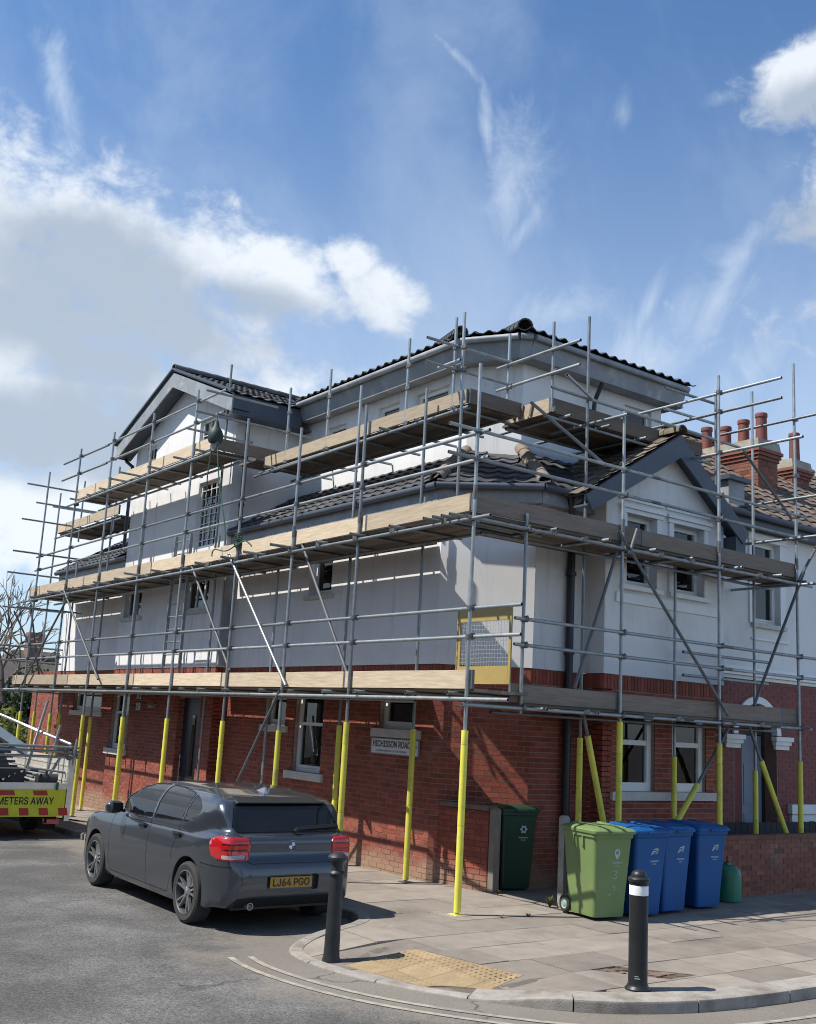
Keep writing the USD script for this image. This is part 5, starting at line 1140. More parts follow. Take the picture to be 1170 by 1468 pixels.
def shp_extr(poly, axis_, d0, d1):
    out = m3.Manifold()
    for g in getattr(poly, 'geoms', [poly]):
        g = g.simplify(.002); cs = m3.CrossSection([np.array(g.exterior.coords)[:-1]]+[np.array(i.coords)[:-1] for i in g.interiors], m3.FillRule.EvenOdd)
        h = d1-d0
        if axis_ == 'x': e = cs.extrude(h).transform(np.array([[0, 0, 1, d0], [1, 0, 0, 0], [0, 1, 0, 0]], float))
        elif axis_ == 'y': e = cs.extrude(h).transform(np.array([[1, 0, 0, 0], [0, 0, -1, d1], [0, 1, 0, 0]], float))
        else: e = cs.extrude(h).translate((0, 0, d0))
        out = out+e
    return out
def rnd(pts, r): return Polygon(pts).buffer(-r).buffer(r, quad_segs=6)
def make_car():
    C = thing('parked_car', 'dark grey five-door hatchback parked at the kerb below the scaffold', 'car', (6.49, 10.66, ROAD+.004+float(slope(0, 12))), 0, scale=1.035)
    body = car_body()
    arches = m3.Manifold()
    for y in WH_Y: arches = arches+cyl_x(y, WH_Z+.012, .362, -1.0, -.60)+cyl_x(y, WH_Z+.012, .362, .60, 1.0)
    side_w = {'front': rnd([(1.90, 1.00), (2.95, .985), (2.86, 1.07), (2.62, 1.225), (2.36, 1.335), (2.10, 1.36), (1.93, 1.362)], .02), 'rear': rnd([(1.11, 1.035), (1.83, 1.005), (1.86, 1.362), (1.5, 1.355), (1.20, 1.33), (1.11, 1.318)], .02), 'quarter': rnd([(.98, 1.04), (1.07, 1.036), (1.07, 1.312), (.93, 1.275), (.80, 1.21), (.76, 1.17), (.86, 1.09)], .012)}
    rearw = rnd([(-.625, 1.0), (.625, 1.0), (.66, 1.05), (.575, 1.285), (-.575, 1.285), (-.66, 1.05)], .03)
    frontw = rnd([(-.62, 1.0), (.62, 1.0), (.56, 1.36), (-.56, 1.36)], .03)
    skin = body-inset(body, .972, .988, .98)
    def side_prism(p): return shp_extr(p, 'x', -1, -.35)+shp_extr(p, 'x', .35, 1)
    allw = m3.Manifold()
    for p in side_w.values(): allw = allw+side_prism(p.buffer(.012))
    rw_ = shp_extr(rearw.buffer(.012), 'y', -.1, .75); fw_ = shp_extr(frontw.buffer(.012), 'y', 2.3, 3.4)
    allw = allw+rw_+fw_
    # panel gaps
    W = .010
    grooves = m3.Manifold()
    for ln in ([(2.98, .93), (3.03, .80), (3.04, .40), (2.98, .26)], [(1.88, 1.0), (1.885, .6), (1.88, .26)], [(1.10, 1.03), (1.12, .90), (1.20, .74), (1.22, .66), (1.19, .60)], [(2.98, .26), (1.3, .25)], [(1.3, .25), (1.19, .45)], [(.52, .66), (.30, .655), (.06, .66)], [(3.0, .93), (3.5, .905), (3.95, .82)]):
        grooves = grooves+side_prism(poly_line(ln, W))
    grooves = grooves+shp_extr(poly_line([(-.50, .69), (.50, .69)], .014), 'y', -.1, .3)+shp_extr(poly_line([(-.66, .985), (-.60, .96), (-.545, .93), (-.55, .72), (-.50, .69)], W), 'y', -.1, .35)+shp_extr(poly_line([(.66, .985), (.60, .96), (.545, .93), (.55, .72), (.50, .69)], W), 'y', -.1, .35)
    grooves = grooves ^ (body-inset(body, .986, .994, .99))
    paint = body-arches-(allw ^ skin)-grooves
    tl = m3.Manifold()
    for s in (-1, 1):
        rear = rnd([(s*.53, .745), (s*.50, .90), (s*.54, .955), (s*.92, .965), (s*.92, .72), (s*.56, .725)], .03)
        sd = rnd([(-.1, .66), (-.1, .98), (.20, .975), (.34, .93), (.38, .88), (.33, .76), (.22, .71)], .03)
        tl = tl+(shp_extr(rear, 'y', -.1, .6) ^ shp_extr(sd, 'x', -1, 1))
    plate_rec = shp_extr(rnd([(-.32, .415), (.32, .415), (.32, .58), (-.32, .58)], .02), 'y', -.1, .075)
    paint = paint-(tl ^ (body-inset(body, .985, .993, .99)))-plate_rec
    def as_mb(man, M=None, sm=35): return MB().add(man, M, sm)
    BODY = obj('body', as_mb(paint), 'car_paint', C)
    liner = (arches ^ inset(body, .955, .99, .97))
    inner = inset(body, .955, .985, .97)-arches
    obj('wheel_arch', as_mb(arches ^ body-m3.Manifold() if False else (arches ^ inset(body, .93, .99, .98))-cyl_x(WH_Y[0], WH_Z+.012, .355, -1, 1)-cyl_x(WH_Y[1], WH_Z+.012, .355, -1, 1)), 'car_black', C)
    rub = (allw ^ inset(body, .992, .9965, .995))-(allw ^ inset(body, .975, .989, .982))
    obj('window_seal', as_mb(rub), 'car_black', C)
    gl_in = inset(body, .9955, .998, .997); gl_in2 = inset(body, .974, .9885, .981)
    for nm, p in side_w.items():
        for s in ((-1, -.35), (.35, 1)):
            g = (shp_extr(p, 'x', *s) ^ gl_in)-gl_in2
            if not g.is_empty(): obj('side_window', as_mb(g), 'car_glass', C)
    obj('rear_window', as_mb((shp_extr(rearw, 'y', -.1, .75) ^ gl_in)-gl_in2), 'car_glass', C)
    obj('windscreen', as_mb((shp_extr(frontw, 'y', 2.3, 3.4) ^ gl_in)-gl_in2), 'car_glass', C)
    TLB = tl ^ inset(body, 1.004, 1.002, 1.002)
    for s, a in ((-1, (-1, 0)), (1, (0, 1))):
        half = m3.Manifold.cube((1, 1, 1.5)).translate((-1 if s < 0 else 0, -.2, 0))
        t = TLB ^ half
        red = t-m3.Manifold.cube((2, 2, .05)).translate((-1, -.2, .70)) if False else t
        lower = rnd([(s*.58, .742), (s*.80, .738), (s*.80, .775), (s*.57, .778)], .008)
        wpr = shp_extr(lower, 'y', -.1, .5); main = t-wpr
        dark = m3.Manifold()
        for zc in (.83, .885): dark = dark+shp_extr(rnd([(s*.55, zc-.010), (s*.80, zc-.012), (s*.80, zc+.006), (s*.55, zc+.008)], .003), 'y', -.1, .5)
        TL = obj('tail_light', as_mb(main-dark), 'tail_red', C)
        obj('reversing_lens', as_mb(t ^ wpr), 'tail_white', TL); obj('lens_bar', as_mb((t ^ dark) ^ inset(body, 1.001, 1.0, 1.0)), 'tail_dark', TL)
    # roof spoiler lip, lower bumper, sills
    obj('spoiler', as_mb(m3.Manifold.hull_points(np.array([(-.56, .395, 1.278), (.56, .395, 1.278), (-.54, .365, 1.294), (.54, .365, 1.294), (-.54, .365, 1.286), (.54, .365, 1.286), (-.52, .58, 1.342), (.52, .58, 1.342), (-.54, .54, 1.312), (.54, .54, 1.312)])), None, 20), 'car_black', C)
    obj('diffuser', as_mb((shp_extr(rnd([(-.62, .20), (.62, .20), (.66, .345), (-.66, .345)], .03), 'y', -.1, .4) ^ inset(body, 1.003, 1.002, 1.003))), 'car_black', C)
    obj('exhaust', MB().tube((-.47, .06, .265), (-.47, .35, .265), .038, 14, hollow=True), 'alloy', C)
    PL = obj('number_plate', MB().box((-.26, .040, .440), (.26, .052, .551)), 'plate_yellow', C)
    t = meshkit.text_mesh('LJ64 PGO', .072, .003, bold=True); b = t.bounds; sx = .45/(b[1][0]-b[0][0]); t.apply_translation((-(b[0][0]+b[1][0])/2, 0, 0))
    obj('registration', MB().add(t, frame((0, .0395, .460), (sx, 0, 0), Z_, -Y_), False), 'ink_black', PL)
    # tailgate handle, round badge with blue and white quarters, model letters left off
    bz, by = .868, .0
    ray_y = .078
    BD = obj('badge', MB().lathe([(0, 0), (.052, 0), (.052, .008), (.040, .010), (.039, .007), (0, .007)], frame((0, .088, bz), X_, Z_, -Y_), 28), 'chrome', C)
    rg = MB().lathe([(.0505, .0085), (.0505, .0105), (.040, .0115), (.040, .0085)], frame((0, .0885, bz), X_, Z_, -Y_), 28); obj('badge_ring', rg, 'car_black', BD)
    for q in range(4):
        th = np.linspace(q*np.pi/2, (q+1)*np.pi/2, 9); pg = Polygon([(0, 0)]+[(.038*math.cos(a), .038*math.sin(a)) for a in th]); obj('badge_quarter', MB().prism(pg, frame((0, .0805, bz), X_, Z_, -Y_), .002), 'badge_blue' if q % 2 else 'badge_white', BD)
    # wiper
    wp = MB(); wp.tube((.05, .14, 1.0), (.10, .17, 1.03), .018, 10); wp.beam((.08, .165, 1.030), (.55, .185, 1.055), .014, .02); wp.beam((.15, .18, 1.042), (.62, .195, 1.065), .012, .03); obj('rear_wiper', wp, 'car_black', C)
    fin = m3.Manifold.hull_points(np.array([(-.022, .74, 1.35), (.022, .74, 1.35), (-.02, .94, 1.38), (.02, .94, 1.38), (-.006, .75, 1.425), (.006, .75, 1.425), (0, .82, 1.42)])); obj('aerial_fin', as_mb(fin, None, 50), 'alloy', C)
    # handles and mirrors
    for y in (1.98, 1.02):
        for s in (-1, 1):
            x = .872 if y > 1.5 else .872
            hb = m3.Manifold.hull_points(np.array([(s*(x-.01), y, .885), (s*(x+.022), y+.03, .892), (s*(x+.022), y+.19, .892), (s*(x-.01), y+.22, .885), (s*(x-.01), y, .912), (s*(x+.020), y+.03, .909), (s*(x+.020), y+.19, .909), (s*(x-.01), y+.22, .912)])); obj('door_handle', as_mb(hb), 'car_paint', C)
            rc = MB().box((min(s*.866, s*.884), y+.03, .862), (max(s*.866, s*.884), y+.19, .884)); obj('handle_recess', rc, 'car_black', C)
    for s in (-1, 1):
        mm = trimesh.creation.icosphere(subdivisions=3, radius=1); v = mm.vertices.copy(); v = np.sign(v)*np.abs(v)**.75; v *= (.115, .075, .075); v[:, 1] -= .03*(v[:, 0]*s > .03); v += (s*.985, 2.73, 1.035); mm.vertices = v
        MR = obj('door_mirror', MB().add(mm, None, True), 'car_paint', C)
        obj('mirror_foot', MB().beam((s*.83, 2.76, .985), (s*.95, 2.74, 1.0), .05, .035), 'car_black', MR)
        obj('mirror_glass', MB().obox((s*.985-.085, 2.652, .985), (.17, 0, 0), (0, .006, 0), (0, 0, .10)), 'car_glass', MR)
    # wheels
    for y in WH_Y:
        for s in (-1, 1):
            F = frame((s*.770, y, WH_Z), (0, 1, 0) if s > 0 else (0, -1, 0), Z_, (s, 0, 0))   # local z points outwards
            tw = .105
            ty = MB().lathe([(.215, -tw), (.29, -tw-.004), (.309, -tw+.012), (.3175, -tw+.035), (.3185, 0), (.3175, tw-.035), (.309, tw-.012), (.285, tw+.003), (.235, tw-.002), (.222, tw-.012)], F, 48)
            WHL = obj('wheel', ty, 'tyre', C)
            rim = MB().lathe([(.222, tw-.016), (.228, tw-.004), (.222, tw-.001), (.212, tw-.014), (.200, tw-.05), (.190, -tw+.02), (.06, -tw+.03), (0, -tw+.03)], F, 48); obj('rim_barrel', rim, 'truck_dark', WHL)
            sp = MB()
            for k in range(5):
                for e in (-1, 1):
                    a0 = 2*np.pi*k/5+.12+e*.10; a1 = 2*np.pi*k/5+.12+e*.185
                    p0 = np.array([.045*math.cos(a0*1), .045*math.sin(a0), tw-.030]); p1 = np.array([.214*math.cos(a1), .214*math.sin(a1), tw-.008])
                    d = nrm(p1-p0); sd = nrm(np.cross(Z_, d)); up = np.cross(d, sd)
                    w0, w1 = .015, .013
                    c = [p0-sd*w0-up*.03, p1-sd*w1-up*.03, p1+sd*w1-up*.03, p0+sd*w0-up*.03, p0-sd*w0*.7, p1-sd*w1*.7, p1+sd*w1*.7, p0+sd*w0*.7]
                    c = [F[:3, :3] @ q+F[:3, 3] for q in c]; sp.hexa(c)
            sp.lathe([(0, tw-.06), (.055, tw-.06), (.06, tw-.035), (.03, tw-.022), (.026, tw-.014), (0, tw-.012)], F, 20)
            sp.lathe([(.216, tw-.012), (.226, tw-.008), (.227, tw-.001), (.222, tw+.001), (.218, tw-.008)], F, 48)
            obj('spokes', sp, 'alloy', WHL)
            bd = MB().lathe([(0, tw-.09), (.15, tw-.09), (.15, tw-.075), (0, tw-.075)], F, 28); obj('brake_disc', bd, 'coupler', WHL)
    obj('floor_pan', MB().box((-.60, .25, .20), (.60, 4.1, .34)), 'car_black', C)
    fl = shp_extr(rnd([(-.78, .56), (-.30, .56), (-.34, .70), (-.78, .76)], .03), 'y', 3.9, 4.4); fl = fl+fl.mirror((1, 0, 0)); obj('headlight', as_mb(fl ^ inset(body, 1.003, 1.001, 1.002)), 'car_glass', C)
    return C
make_car()

# ------------------------------------------------------------------ scaffolders' truck at the left edge
TK = thing('scaffold_truck', 'white flatbed truck with yellow and red rear board carrying scaffold tubes', 'truck', (0, 0, 0))
tx0, tx1, ty, tz = 5.27, 7.38, 20.30, ROAD+float(slope(0, 20.3))
FB = .88+tz
obj('bed_floor', MB().box((tx0, ty+.03, FB-.10), (tx1, 24.7, FB)), 'truck_dark', TK)
obj('rear_crossbar', MB().box((tx0, ty, FB-.02), (tx1, ty+.05, FB+.10)), 'aluminium', TK)
rb = MB().box((tx0+.03, ty-.03, tz+.38), (tx1-.12, ty, FB-.015)); SB = obj('rear_board', rb, 'hi_yellow', TK)
t = meshkit.text_mesh('METERS AWAY', .125, .003, bold=True); ex = t.bounds; t.apply_translation((-ex[1][0], 0, 0)); sx = 1.02/(ex[1][0]-ex[0][0])
obj('lettering', MB().add(t, frame((tx1-.33, ty-.0315, tz+.60), X_*sx, Z_, -Y_), False), 'ink_black', SB)
for k in range(6):
    x = tx0+.1+k*.36
    obj('red_stripe', MB().prism(Polygon([(0, 0), (.17, 0), (.14, .13), (-.03, .13)]), frame((x, ty-.0305, tz+.405), X_, Z_, -Y_), .003), 'hi_red', SB)
for a, b in ((tx0+.05, tx0+.45), (tx0+.55, tx0+1.06), (tx0+1.40, tx0+1.66)):
    obj('red_stripe', MB().prism(Polygon([(0, 0), (b-a, 0), (b-a-.03, .085), (-.03, .085)]), frame((a, ty-.0305, tz+.762), X_, Z_, -Y_), .003), 'hi_red', SB)
obj('corner_post', MB().box((tx1-.10, ty-.02, tz+.30), (tx1, ty+.08, FB+.62)), 'aluminium', TK)
obj('corner_post', MB().box((tx0, ty-.02, tz+.30), (tx0+.10, ty+.08, FB+.62)), 'aluminium', TK)
for x in (tx0+.01, tx1-.05):
    SP_ = obj('side_board', MB().box((x, ty+.10, FB+.004), (x+.04, 24.6, FB+.55)), 'truck_white', TK)
    for z in (.12, .26, .40): obj('rib', MB().box((x-.008, ty+.12, FB+z), (x, 24.55, FB+z+.03)), 'truck_white', SP_)
    for y in (21.6, 23.0): obj('stake', MB().box((x-.012, y, FB+.004), (x-.002, y+.07, FB+.60)), 'aluminium', SP_)
rk = [((tx1-.08, ty+.05, FB), (tx1-.02, ty-.05, FB+.92)), ((tx1-.35, ty+.6, FB), (tx1-.18, ty+.5, FB+1.15)), ((tx0+.3, ty+.2, FB), (tx0+.3, ty+.2, FB+.95)), ((tx1-.6, ty+.9, FB+.3), (tx1-.35, ty+.9, FB+1.6))]
for a, b in rk: obj('rack_tube', MB().tube(a, b, .026, 10, hollow=True), 'galv', TK)
for z in (.60, .70, .78): obj('rack_tube', MB().tube((tx0-.1, ty+.02+.03*z, FB+z), (tx1+.06, ty+.02, FB+z-.03), .026, 10, hollow=True), 'galv', TK)
obj('rack_tube', MB().tube((tx1-.75, ty+.4, FB+.35), (tx1-.05, ty+.3, FB+.28), .02, 10), 'galv', TK)
obj('rack_tube', MB().tube((tx1-1.2, ty+2.4, FB+1.42), (tx1-.02, ty+.25, FB+.80), .03, 10), 'aluminium', TK)
for k in range(5): obj('rack_tube', MB().tube((tx0+.3+.07*k, ty+.1, FB+.06+.02*(k % 2)), (tx0+.35+.07*k, 24.4, FB+.08), .024, 8, hollow=True), 'galv', TK)
for k in range(4): obj('rack_tube', MB().tube((tx1-.95+.07*k, ty+.12, FB+.05), (tx1-.8+.05*k, 24.3, FB+.07), .024, 8, hollow=True), 'galv', TK)
for p in ((tx1-.02, ty, FB+.62), (tx1-.06, ty+.03, FB+.74), (tx1-.12, ty, FB+.56), (tx1-.2, ty+.02, FB+.70)): 
    m = MB(); m.tube(np.array(p)-(0, 0, .04), np.array(p)+(0, 0, .04), .045, 8); m.obox(np.array(p)-(.06, .03, .02), (.12, 0, 0), (0, .06, 0), (0, 0, .04)); obj('rack_clamp', m, 'coupler', TK)
obj('loading_ramp', MB().hexa([(tx1-1.9, ty+1.2, FB+1.35), (tx1-.62, ty+.9, FB+.55), (tx1-.62, ty+1.3, FB+.55), (tx1-1.9, ty+1.6, FB+1.35), (tx1-1.9, ty+1.2, FB+1.55), (tx1-.62, ty+.9, FB+.72), (tx1-.62, ty+1.3, FB+.72), (tx1-1.9, ty+1.6, FB+1.55)]), 'aluminium', TK)
obj('tool_box', MB().box((tx1-1.6, ty+.5, FB+.005), (tx1-.75, ty+1.0, FB+.32)), 'truck_dark', TK)
cb = m3.Manifold.hull_points(np.array([(tx0+.05, 24.85, tz+.45), (tx1-.10, 24.85, tz+.45), (tx0+.05, 26.6, tz+.45), (tx1-.10, 26.6, tz+.45), (tx0+.12, 24.85, tz+2.1), (tx1-.18, 24.85, tz+2.1), (tx0+.15, 26.0, tz+2.1), (tx1-.2, 26.0, tz+2.1), (tx0+.05, 26.6, tz+1.2), (tx1-.1, 26.6, tz+1.2)]))
CB = obj('cab', MB().add(cb, None, 30), 'truck_white', TK); obj('rear_window', MB().box((tx0+.35, 24.835, tz+1.35), (tx1-.45, 24.848, tz+1.95)), 'car_glass', CB)
for k in range(9):
    x = tx1-1.15+.11*k; obj('rack_tube', MB().tube((x, ty+.35+.05*(k % 3), FB+.12+.05*(k % 4)), (x-.1, 24.2, FB+.16+.06*(k % 3)), .024, 8, hollow=True), 'galv_dark', TK)
for k in range(6):
    z = FB+.20+.09*k; obj('rack_tube', MB().tube((tx0-.2, ty+1.6, z), (tx1-.55-.05*k, ty+1.5, z+.02), .024, 8, hollow=True), 'galv_dark', TK)
obj('tarpaulin', MB().add(m3.Manifold.hull_points(np.array([(tx0+.2, 21.9, FB), (tx1-.55, 21.9, FB), (tx0+.2, 24.4, FB), (tx1-.5, 24.4, FB), (tx0+.4, 22.2, FB+.75), (tx1-.8, 22.2, FB+.62), (tx0+.4, 24.2, FB+.95), (tx1-.75, 24.2, FB+.8)])), None, 20), 'truck_dark', TK)
obj('winch_drum', MB().tube((tx1-.52, ty+.5, FB+.13), (tx1-.15, ty+.5, FB+.13), .11, 16), 'truck_dark', TK)
obj('strap', MB().beam((tx1-.3, ty-.04, FB+.12), (tx1-.3, ty-.04, FB-.02), .05, .01), 'rope_green', TK)
for x in (tx0+.2, tx1-.42): obj('lamp_cluster', MB().box((x, ty-.045, tz+.255), (x+.22, ty-.0, tz+.335)), 'tail_red', TK)
obj('chassis', MB().box((tx0+.35, ty+.15, tz+.40), (tx1-.35, 26.3, FB-.105)), 'truck_dark', TK)
for x in (tx0+.30, tx1-.30):
    for y in (21.6, 25.8):
        F = frame((x, y, tz+.36), Y_ if x > 6 else -Y_, Z_, X_ if x > 6 else -X_)
        W_ = obj('wheel', MB().lathe([(.17, -.11), (.33, -.11), (.36, -.08), (.36, .08), (.33, .11), (.2, .10)], F, 28), 'tyre', TK); obj('rim', MB().lathe([(.2, .09), (.15, .05), (.06, .06), (0, .06)], F, 20), 'truck_white', W_)
for x in (tx0+.15, tx1-.45): obj('tail_light', MB().box((x, ty+.05, tz+.24), (x+.28, ty+.10, tz+.34)), 'tail_dark', TK)
obj('mud_flap', MB().box((tx1-.45, ty+.35, tz+.12), (tx1-.12, ty+.36, tz+.40)), 'rubber', TK)

# ------------------------------------------------------------------ bollards
B1 = thing('bollard', 'black domed bollard with a white reflective band at the kerb corner', 'bollard', (7.83, 6.86, float(hz(7.83, 6.86))))
obj('shaft', MB().lathe([(0, -.02), (.115, -.02), (.115, .012), (.098, .03), (.086, .055), (.084, .80), (.0845, .805)], None, 28), 'bollard_black', B1)
obj('reflective_band', MB().lathe([(.0845, .805), (.0865, .808), (.0865, .885), (.0845, .888)], None, 28), 'reflective', B1)
obj('cap', MB().lathe([(.0845, .888), (.0845, .915), (.098, .925), (.100, .945), (.090, .958), (.070, .966), (.072, .976), (.062, 1.0), (.038, 1.018), (0, 1.024)], None, 28), 'bollard_black', B1)
a = math.atan2(-6.86, -7.83); nn = np.array([math.cos(a), math.sin(a), 0]); xx = np.array([-nn[1], nn[0], 0])
mk_ = MB()
for k, w_ in enumerate((.05, .036)): mk_.obox(nn*.0842+xx*(-.03)+Z_*(.10+.018*k), xx*w_, nn*.002, Z_*.007)
obj('maker_mark', mk_, 'emblem_dim', B1)
B2 = thing('bollard', 'dark grey ring-necked bollard on the pavement behind the parked car', 'bollard', (6.09, 9.20, float(hz(6.09, 9.2))), 0)
obj('shaft', MB().lathe([(0, -.02), (.088, -.02), (.088, .02), (.080, .05), (.076, .12), (.066, .74), (.065, .80)], None, 28), 'bollard_grey', B2)
obj('neck_ring', MB().lathe([(.065, .80), (.078, .806), (.080, .822), (.072, .832), (.060, .845), (.057, .90), (.062, .925)], None, 28), 'bollard_grey', B2)
obj('cap', MB().lathe([(.062, .925), (.084, .938), (.097, .955), (.097, .972), (.082, .99), (.055, 1.008), (.028, 1.018), (0, 1.02)], None, 28), 'bollard_grey', B2)

# ------------------------------------------------------------------ wheelie bins (local: front towards -y, centred, on the ground)
def rrect(w, d, r, z, cx=0, cy=0, n=5):
    out = []
    for sx, sy, a0 in ((1, 1, 0), (-1, 1, 90), (-1, -1, 180), (1, -1, 270)):
        for k in range(n):
            a = math.radians(a0+90*k/(n-1)); out.append((cx+sx*(w/2-r)+r*math.cos(a), cy+sy*(d/2-r)+r*math.sin(a), z))
    return np.array(out)
def loft(rings, caps=(True, True)):
    k = len(rings[0]); v = np.vstack(rings); f = []
    for a in range(len(rings)-1):
        for i in range(k):
            j = (i+1) % k; f += [(a*k+i, a*k+j, (a+1)*k+j), (a*k+i, (a+1)*k+j, (a+1)*k+i)]
    if caps[0]: f += [(0, i+1, i) for i in range(1, k-1)]
    if caps[1]: o = (len(rings)-1)*k; f += [(o, o+i, o+i+1) for i in range(1, k-1)]
    return trimesh.Trimesh(v, f, process=False)
def wheelie(name, label, mat, loc, rot, group=None, em='emblem', lid_ridge=True, emblem='ring', marks=False, H_=1.0):
    B = thing(name, label, 'bin', loc, rot, group, 1.055)
    w0, d0, w1, d1 = .44, .50, .565, .66
    rings = [rrect(w0, d0, .05, .025, 0, .0), rrect(w0+.01, d0+.012, .05, .06, 0, 0), rrect(w0+.012, d0+.02, .045, .15, 0, .0), rrect(w1-.02, d1-.03, .045, .88*H_, 0, 0), rrect(w1-.015, d1-.025, .045, .90*H_, 0, 0), rrect(w1+.02, d1+.01, .05, .915*H_, 0, 0), rrect(w1+.022, d1+.012, .05, .955*H_, 0, 0)]
    bm = MB().add(loft(rings), None, 35)
    BD = obj('body', bm, mat, B)
    rb = MB()
    for s in (-1, 1):
        for y in (-.10, .08): rb.hexa([(s*(w1/2-.02), y-.012, .76*H_), (s*(w1/2+.012), y-.012, .80*H_), (s*(w1/2+.012), y+.012, .80*H_), (s*(w1/2-.02), y+.012, .76*H_), (s*(w1/2-.02), y-.012, .915*H_), (s*(w1/2+.012), y-.012, .915*H_), (s*(w1/2+.012), y+.012, .915*H_), (s*(w1/2-.02), y+.012, .915*H_)])
    obj('rim_rib', rb, mat, BD)
    z = .957*H_
    lid = [rrect(w1+.05, d1+.035, .05, z, 0, -.012), rrect(w1+.055, d1+.04, .055, z+.03, 0, -.012), rrect(w1+.02, d1+.00, .06, z+.052, 0, -.01), rrect(w1-.16, d1-.16, .08, z+.078, 0, .02)]
    LID = obj('lid', MB().add(loft(lid), None, 40), mat, B)
    if lid_ridge:
        rg = MB()
        for s in (-1, 1): rg.hexa([(s*.17-.05, -.33, z+.045), (s*.17+.05, -.33, z+.045), (s*.17+.04, .24, z+.07), (s*.17-.04, .24, z+.07), (s*.17-.04, -.30, z+.068), (s*.17+.04, -.30, z+.068), (s*.17+.03, .2, z+.094), (s*.17-.03, .2, z+.094)])
        obj('lid_rib', rg, mat, LID)
    obj('lid_grip', MB().box((-.10, -d1/2-.055, z+.004), (.10, -d1/2-.026, z+.02)), mat, LID)
    hd = MB().tube((-.22, d1/2+.05, z-.02), (.22, d1/2+.05, z-.02), .018, 10)
    for x in (-.2, 0, .2): hd.box((x-.02, d1/2-.02, z-.05), (x+.02, d1/2+.055, z-.01))
    obj('handle', hd, mat, B)
    for s in (-1, 1):
        F = frame((s*(w0/2+.015), d0/2+.035, .10), Y_ if s > 0 else -Y_, Z_, X_*s); W_ = obj('wheel', MB().lathe([(.0, -.02), (.085, -.025), (.10, -.015), (.10, .015), (.085, .025), (.06, .022)], F, 22), 'rubber', B); obj('hub', MB().lathe([(.06, .02), (.045, .012), (.03, .022), (0, .024)], F, 14), 'emblem_dim', W_)
    obj('axle', MB().tube((-w0/2, d0/2+.035, .10), (w0/2, d0/2+.035, .10), .012, 8), 'rubber', B)
    # emblem on the front, following its slope
    th = math.atan2((d1-d0)/2-.02, .73); up = np.array([0, -math.sin(th), math.cos(th)]); nn = np.array([0, -math.cos(th), -math.sin(th)])
    def fp(x, z): t = (z-.15)/.73; y = -((d0+.02)/2+((d1-.03)-(d0+.02))/2*t); return np.array([x, y-.0015, z])
    e = MB(); cz = .74*H_; M = frame(fp(.06, cz), X_, up, nn)
    if emblem == 'ring':
        e.prism(Point(0, 0).buffer(.042, 16).difference(Point(0, 0).buffer(.022, 12)), M, .0012)
        for k in range(6): a = k*np.pi/3; e.prism(Point(.045*math.cos(a), .045*math.sin(a)).buffer(.012, 5), M, .0010)
    elif emblem == 'drop':
        e.prism(Polygon([(0, -.075), (.035, -.02), (.042, .01), (.028, .04), (0, .05), (-.028, .04), (-.042, .01), (-.035, -.02)]).difference(Point(0, .005).buffer(.021, 10)), M, .0012)
    else:
        for pts in (((-.055, -.03), (.0, .0), (.055, .045)), ((-.02, .03), (.02, .035), (.055, .045)), ((-.055, -.03), (-.03, .012), (.0, .0)), ((.02, -.02), (.05, .0), (.055, .045))): e.prism(LineString(pts).buffer(.006), M, .0012)
    obj('emblem', e, em, BD)
    t = meshkit.text_mesh('Southwark', .021, .0012, bold=True); t.apply_translation((-t.bounds[1][0]/2, 0, 0)); tx = MB().add(t, frame(fp(.06, cz-.115), X_, up, nn), False)
    t = meshkit.text_mesh('Council', .014, .0012, bold=True); t.apply_translation((-t.bounds[1][0]/2, 0, 0)); tx.add(t, frame(fp(.06, cz-.145), X_, up, nn), False); obj('council_name', tx, em, BD)
    if marks:
        sm = MB()
        for (x, z2, pts) in ((.04, .50, [(-.03, .035), (.02, .045), (.035, .02), (0, 0), (.03, -.02), (.02, -.045), (-.03, -.04)]), (.03, .34, [(-.02, .03), (.02, .02), (.01, -.02)]), (-.02, .27, [(-.02, .0), (.02, .01)])): sm.prism(LineString(pts).buffer(.006), frame(fp(x, z2), X_, up, nn), .001)
        obj('painted_number', sm, 'emblem_dim', BD)
    return B
wheelie('wheelie_bin', 'light green wheelie bin in front of the low wall, half in sunlight', 'bin_green', (10.31, 9.72, float(hz(10.3, 9.8))+.012), math.radians(-9), emblem='drop', marks=True)
wheelie('wheelie_bin', 'dark green wheelie bin standing in the gateway between the two posts', 'bin_dark', (10.80, 11.92, .0), math.radians(-12), emblem='ring', H_=1.07)
blue = wheelie('wheelie_bin', 'blue wheelie bin next to the light green bin', 'bin_blue', (10.94, 9.70, .012), math.radians(-2), emblem='ticks', group='blue wheelie bins by the low wall')
dup(blue, 'wheelie_bin', 'middle blue wheelie bin, squeezed between two other blue bins', (11.53, 9.78, .012), math.radians(2), scale=1.055)
dup(blue, 'wheelie_bin', 'blue wheelie bin beside the small green container, last of the row', (12.33, 9.84, .012), math.radians(-3), scale=1.055)
GC = thing('green_container', 'small rounded green plastic container at the foot of the low wall', 'container', (13.22, 9.95, .012))
obj('body', MB().lathe([(0, 0), (.17, 0), (.185, .03), (.19, .34), (.175, .42), (.12, .475), (.05, .49), (.045, .52), (0, .52)], None, 24), 'can_green', GC)
obj('neck', MB().tube((0, 0, .50), (.0, .0, .60), .016, 8), 'pot_red', GC)

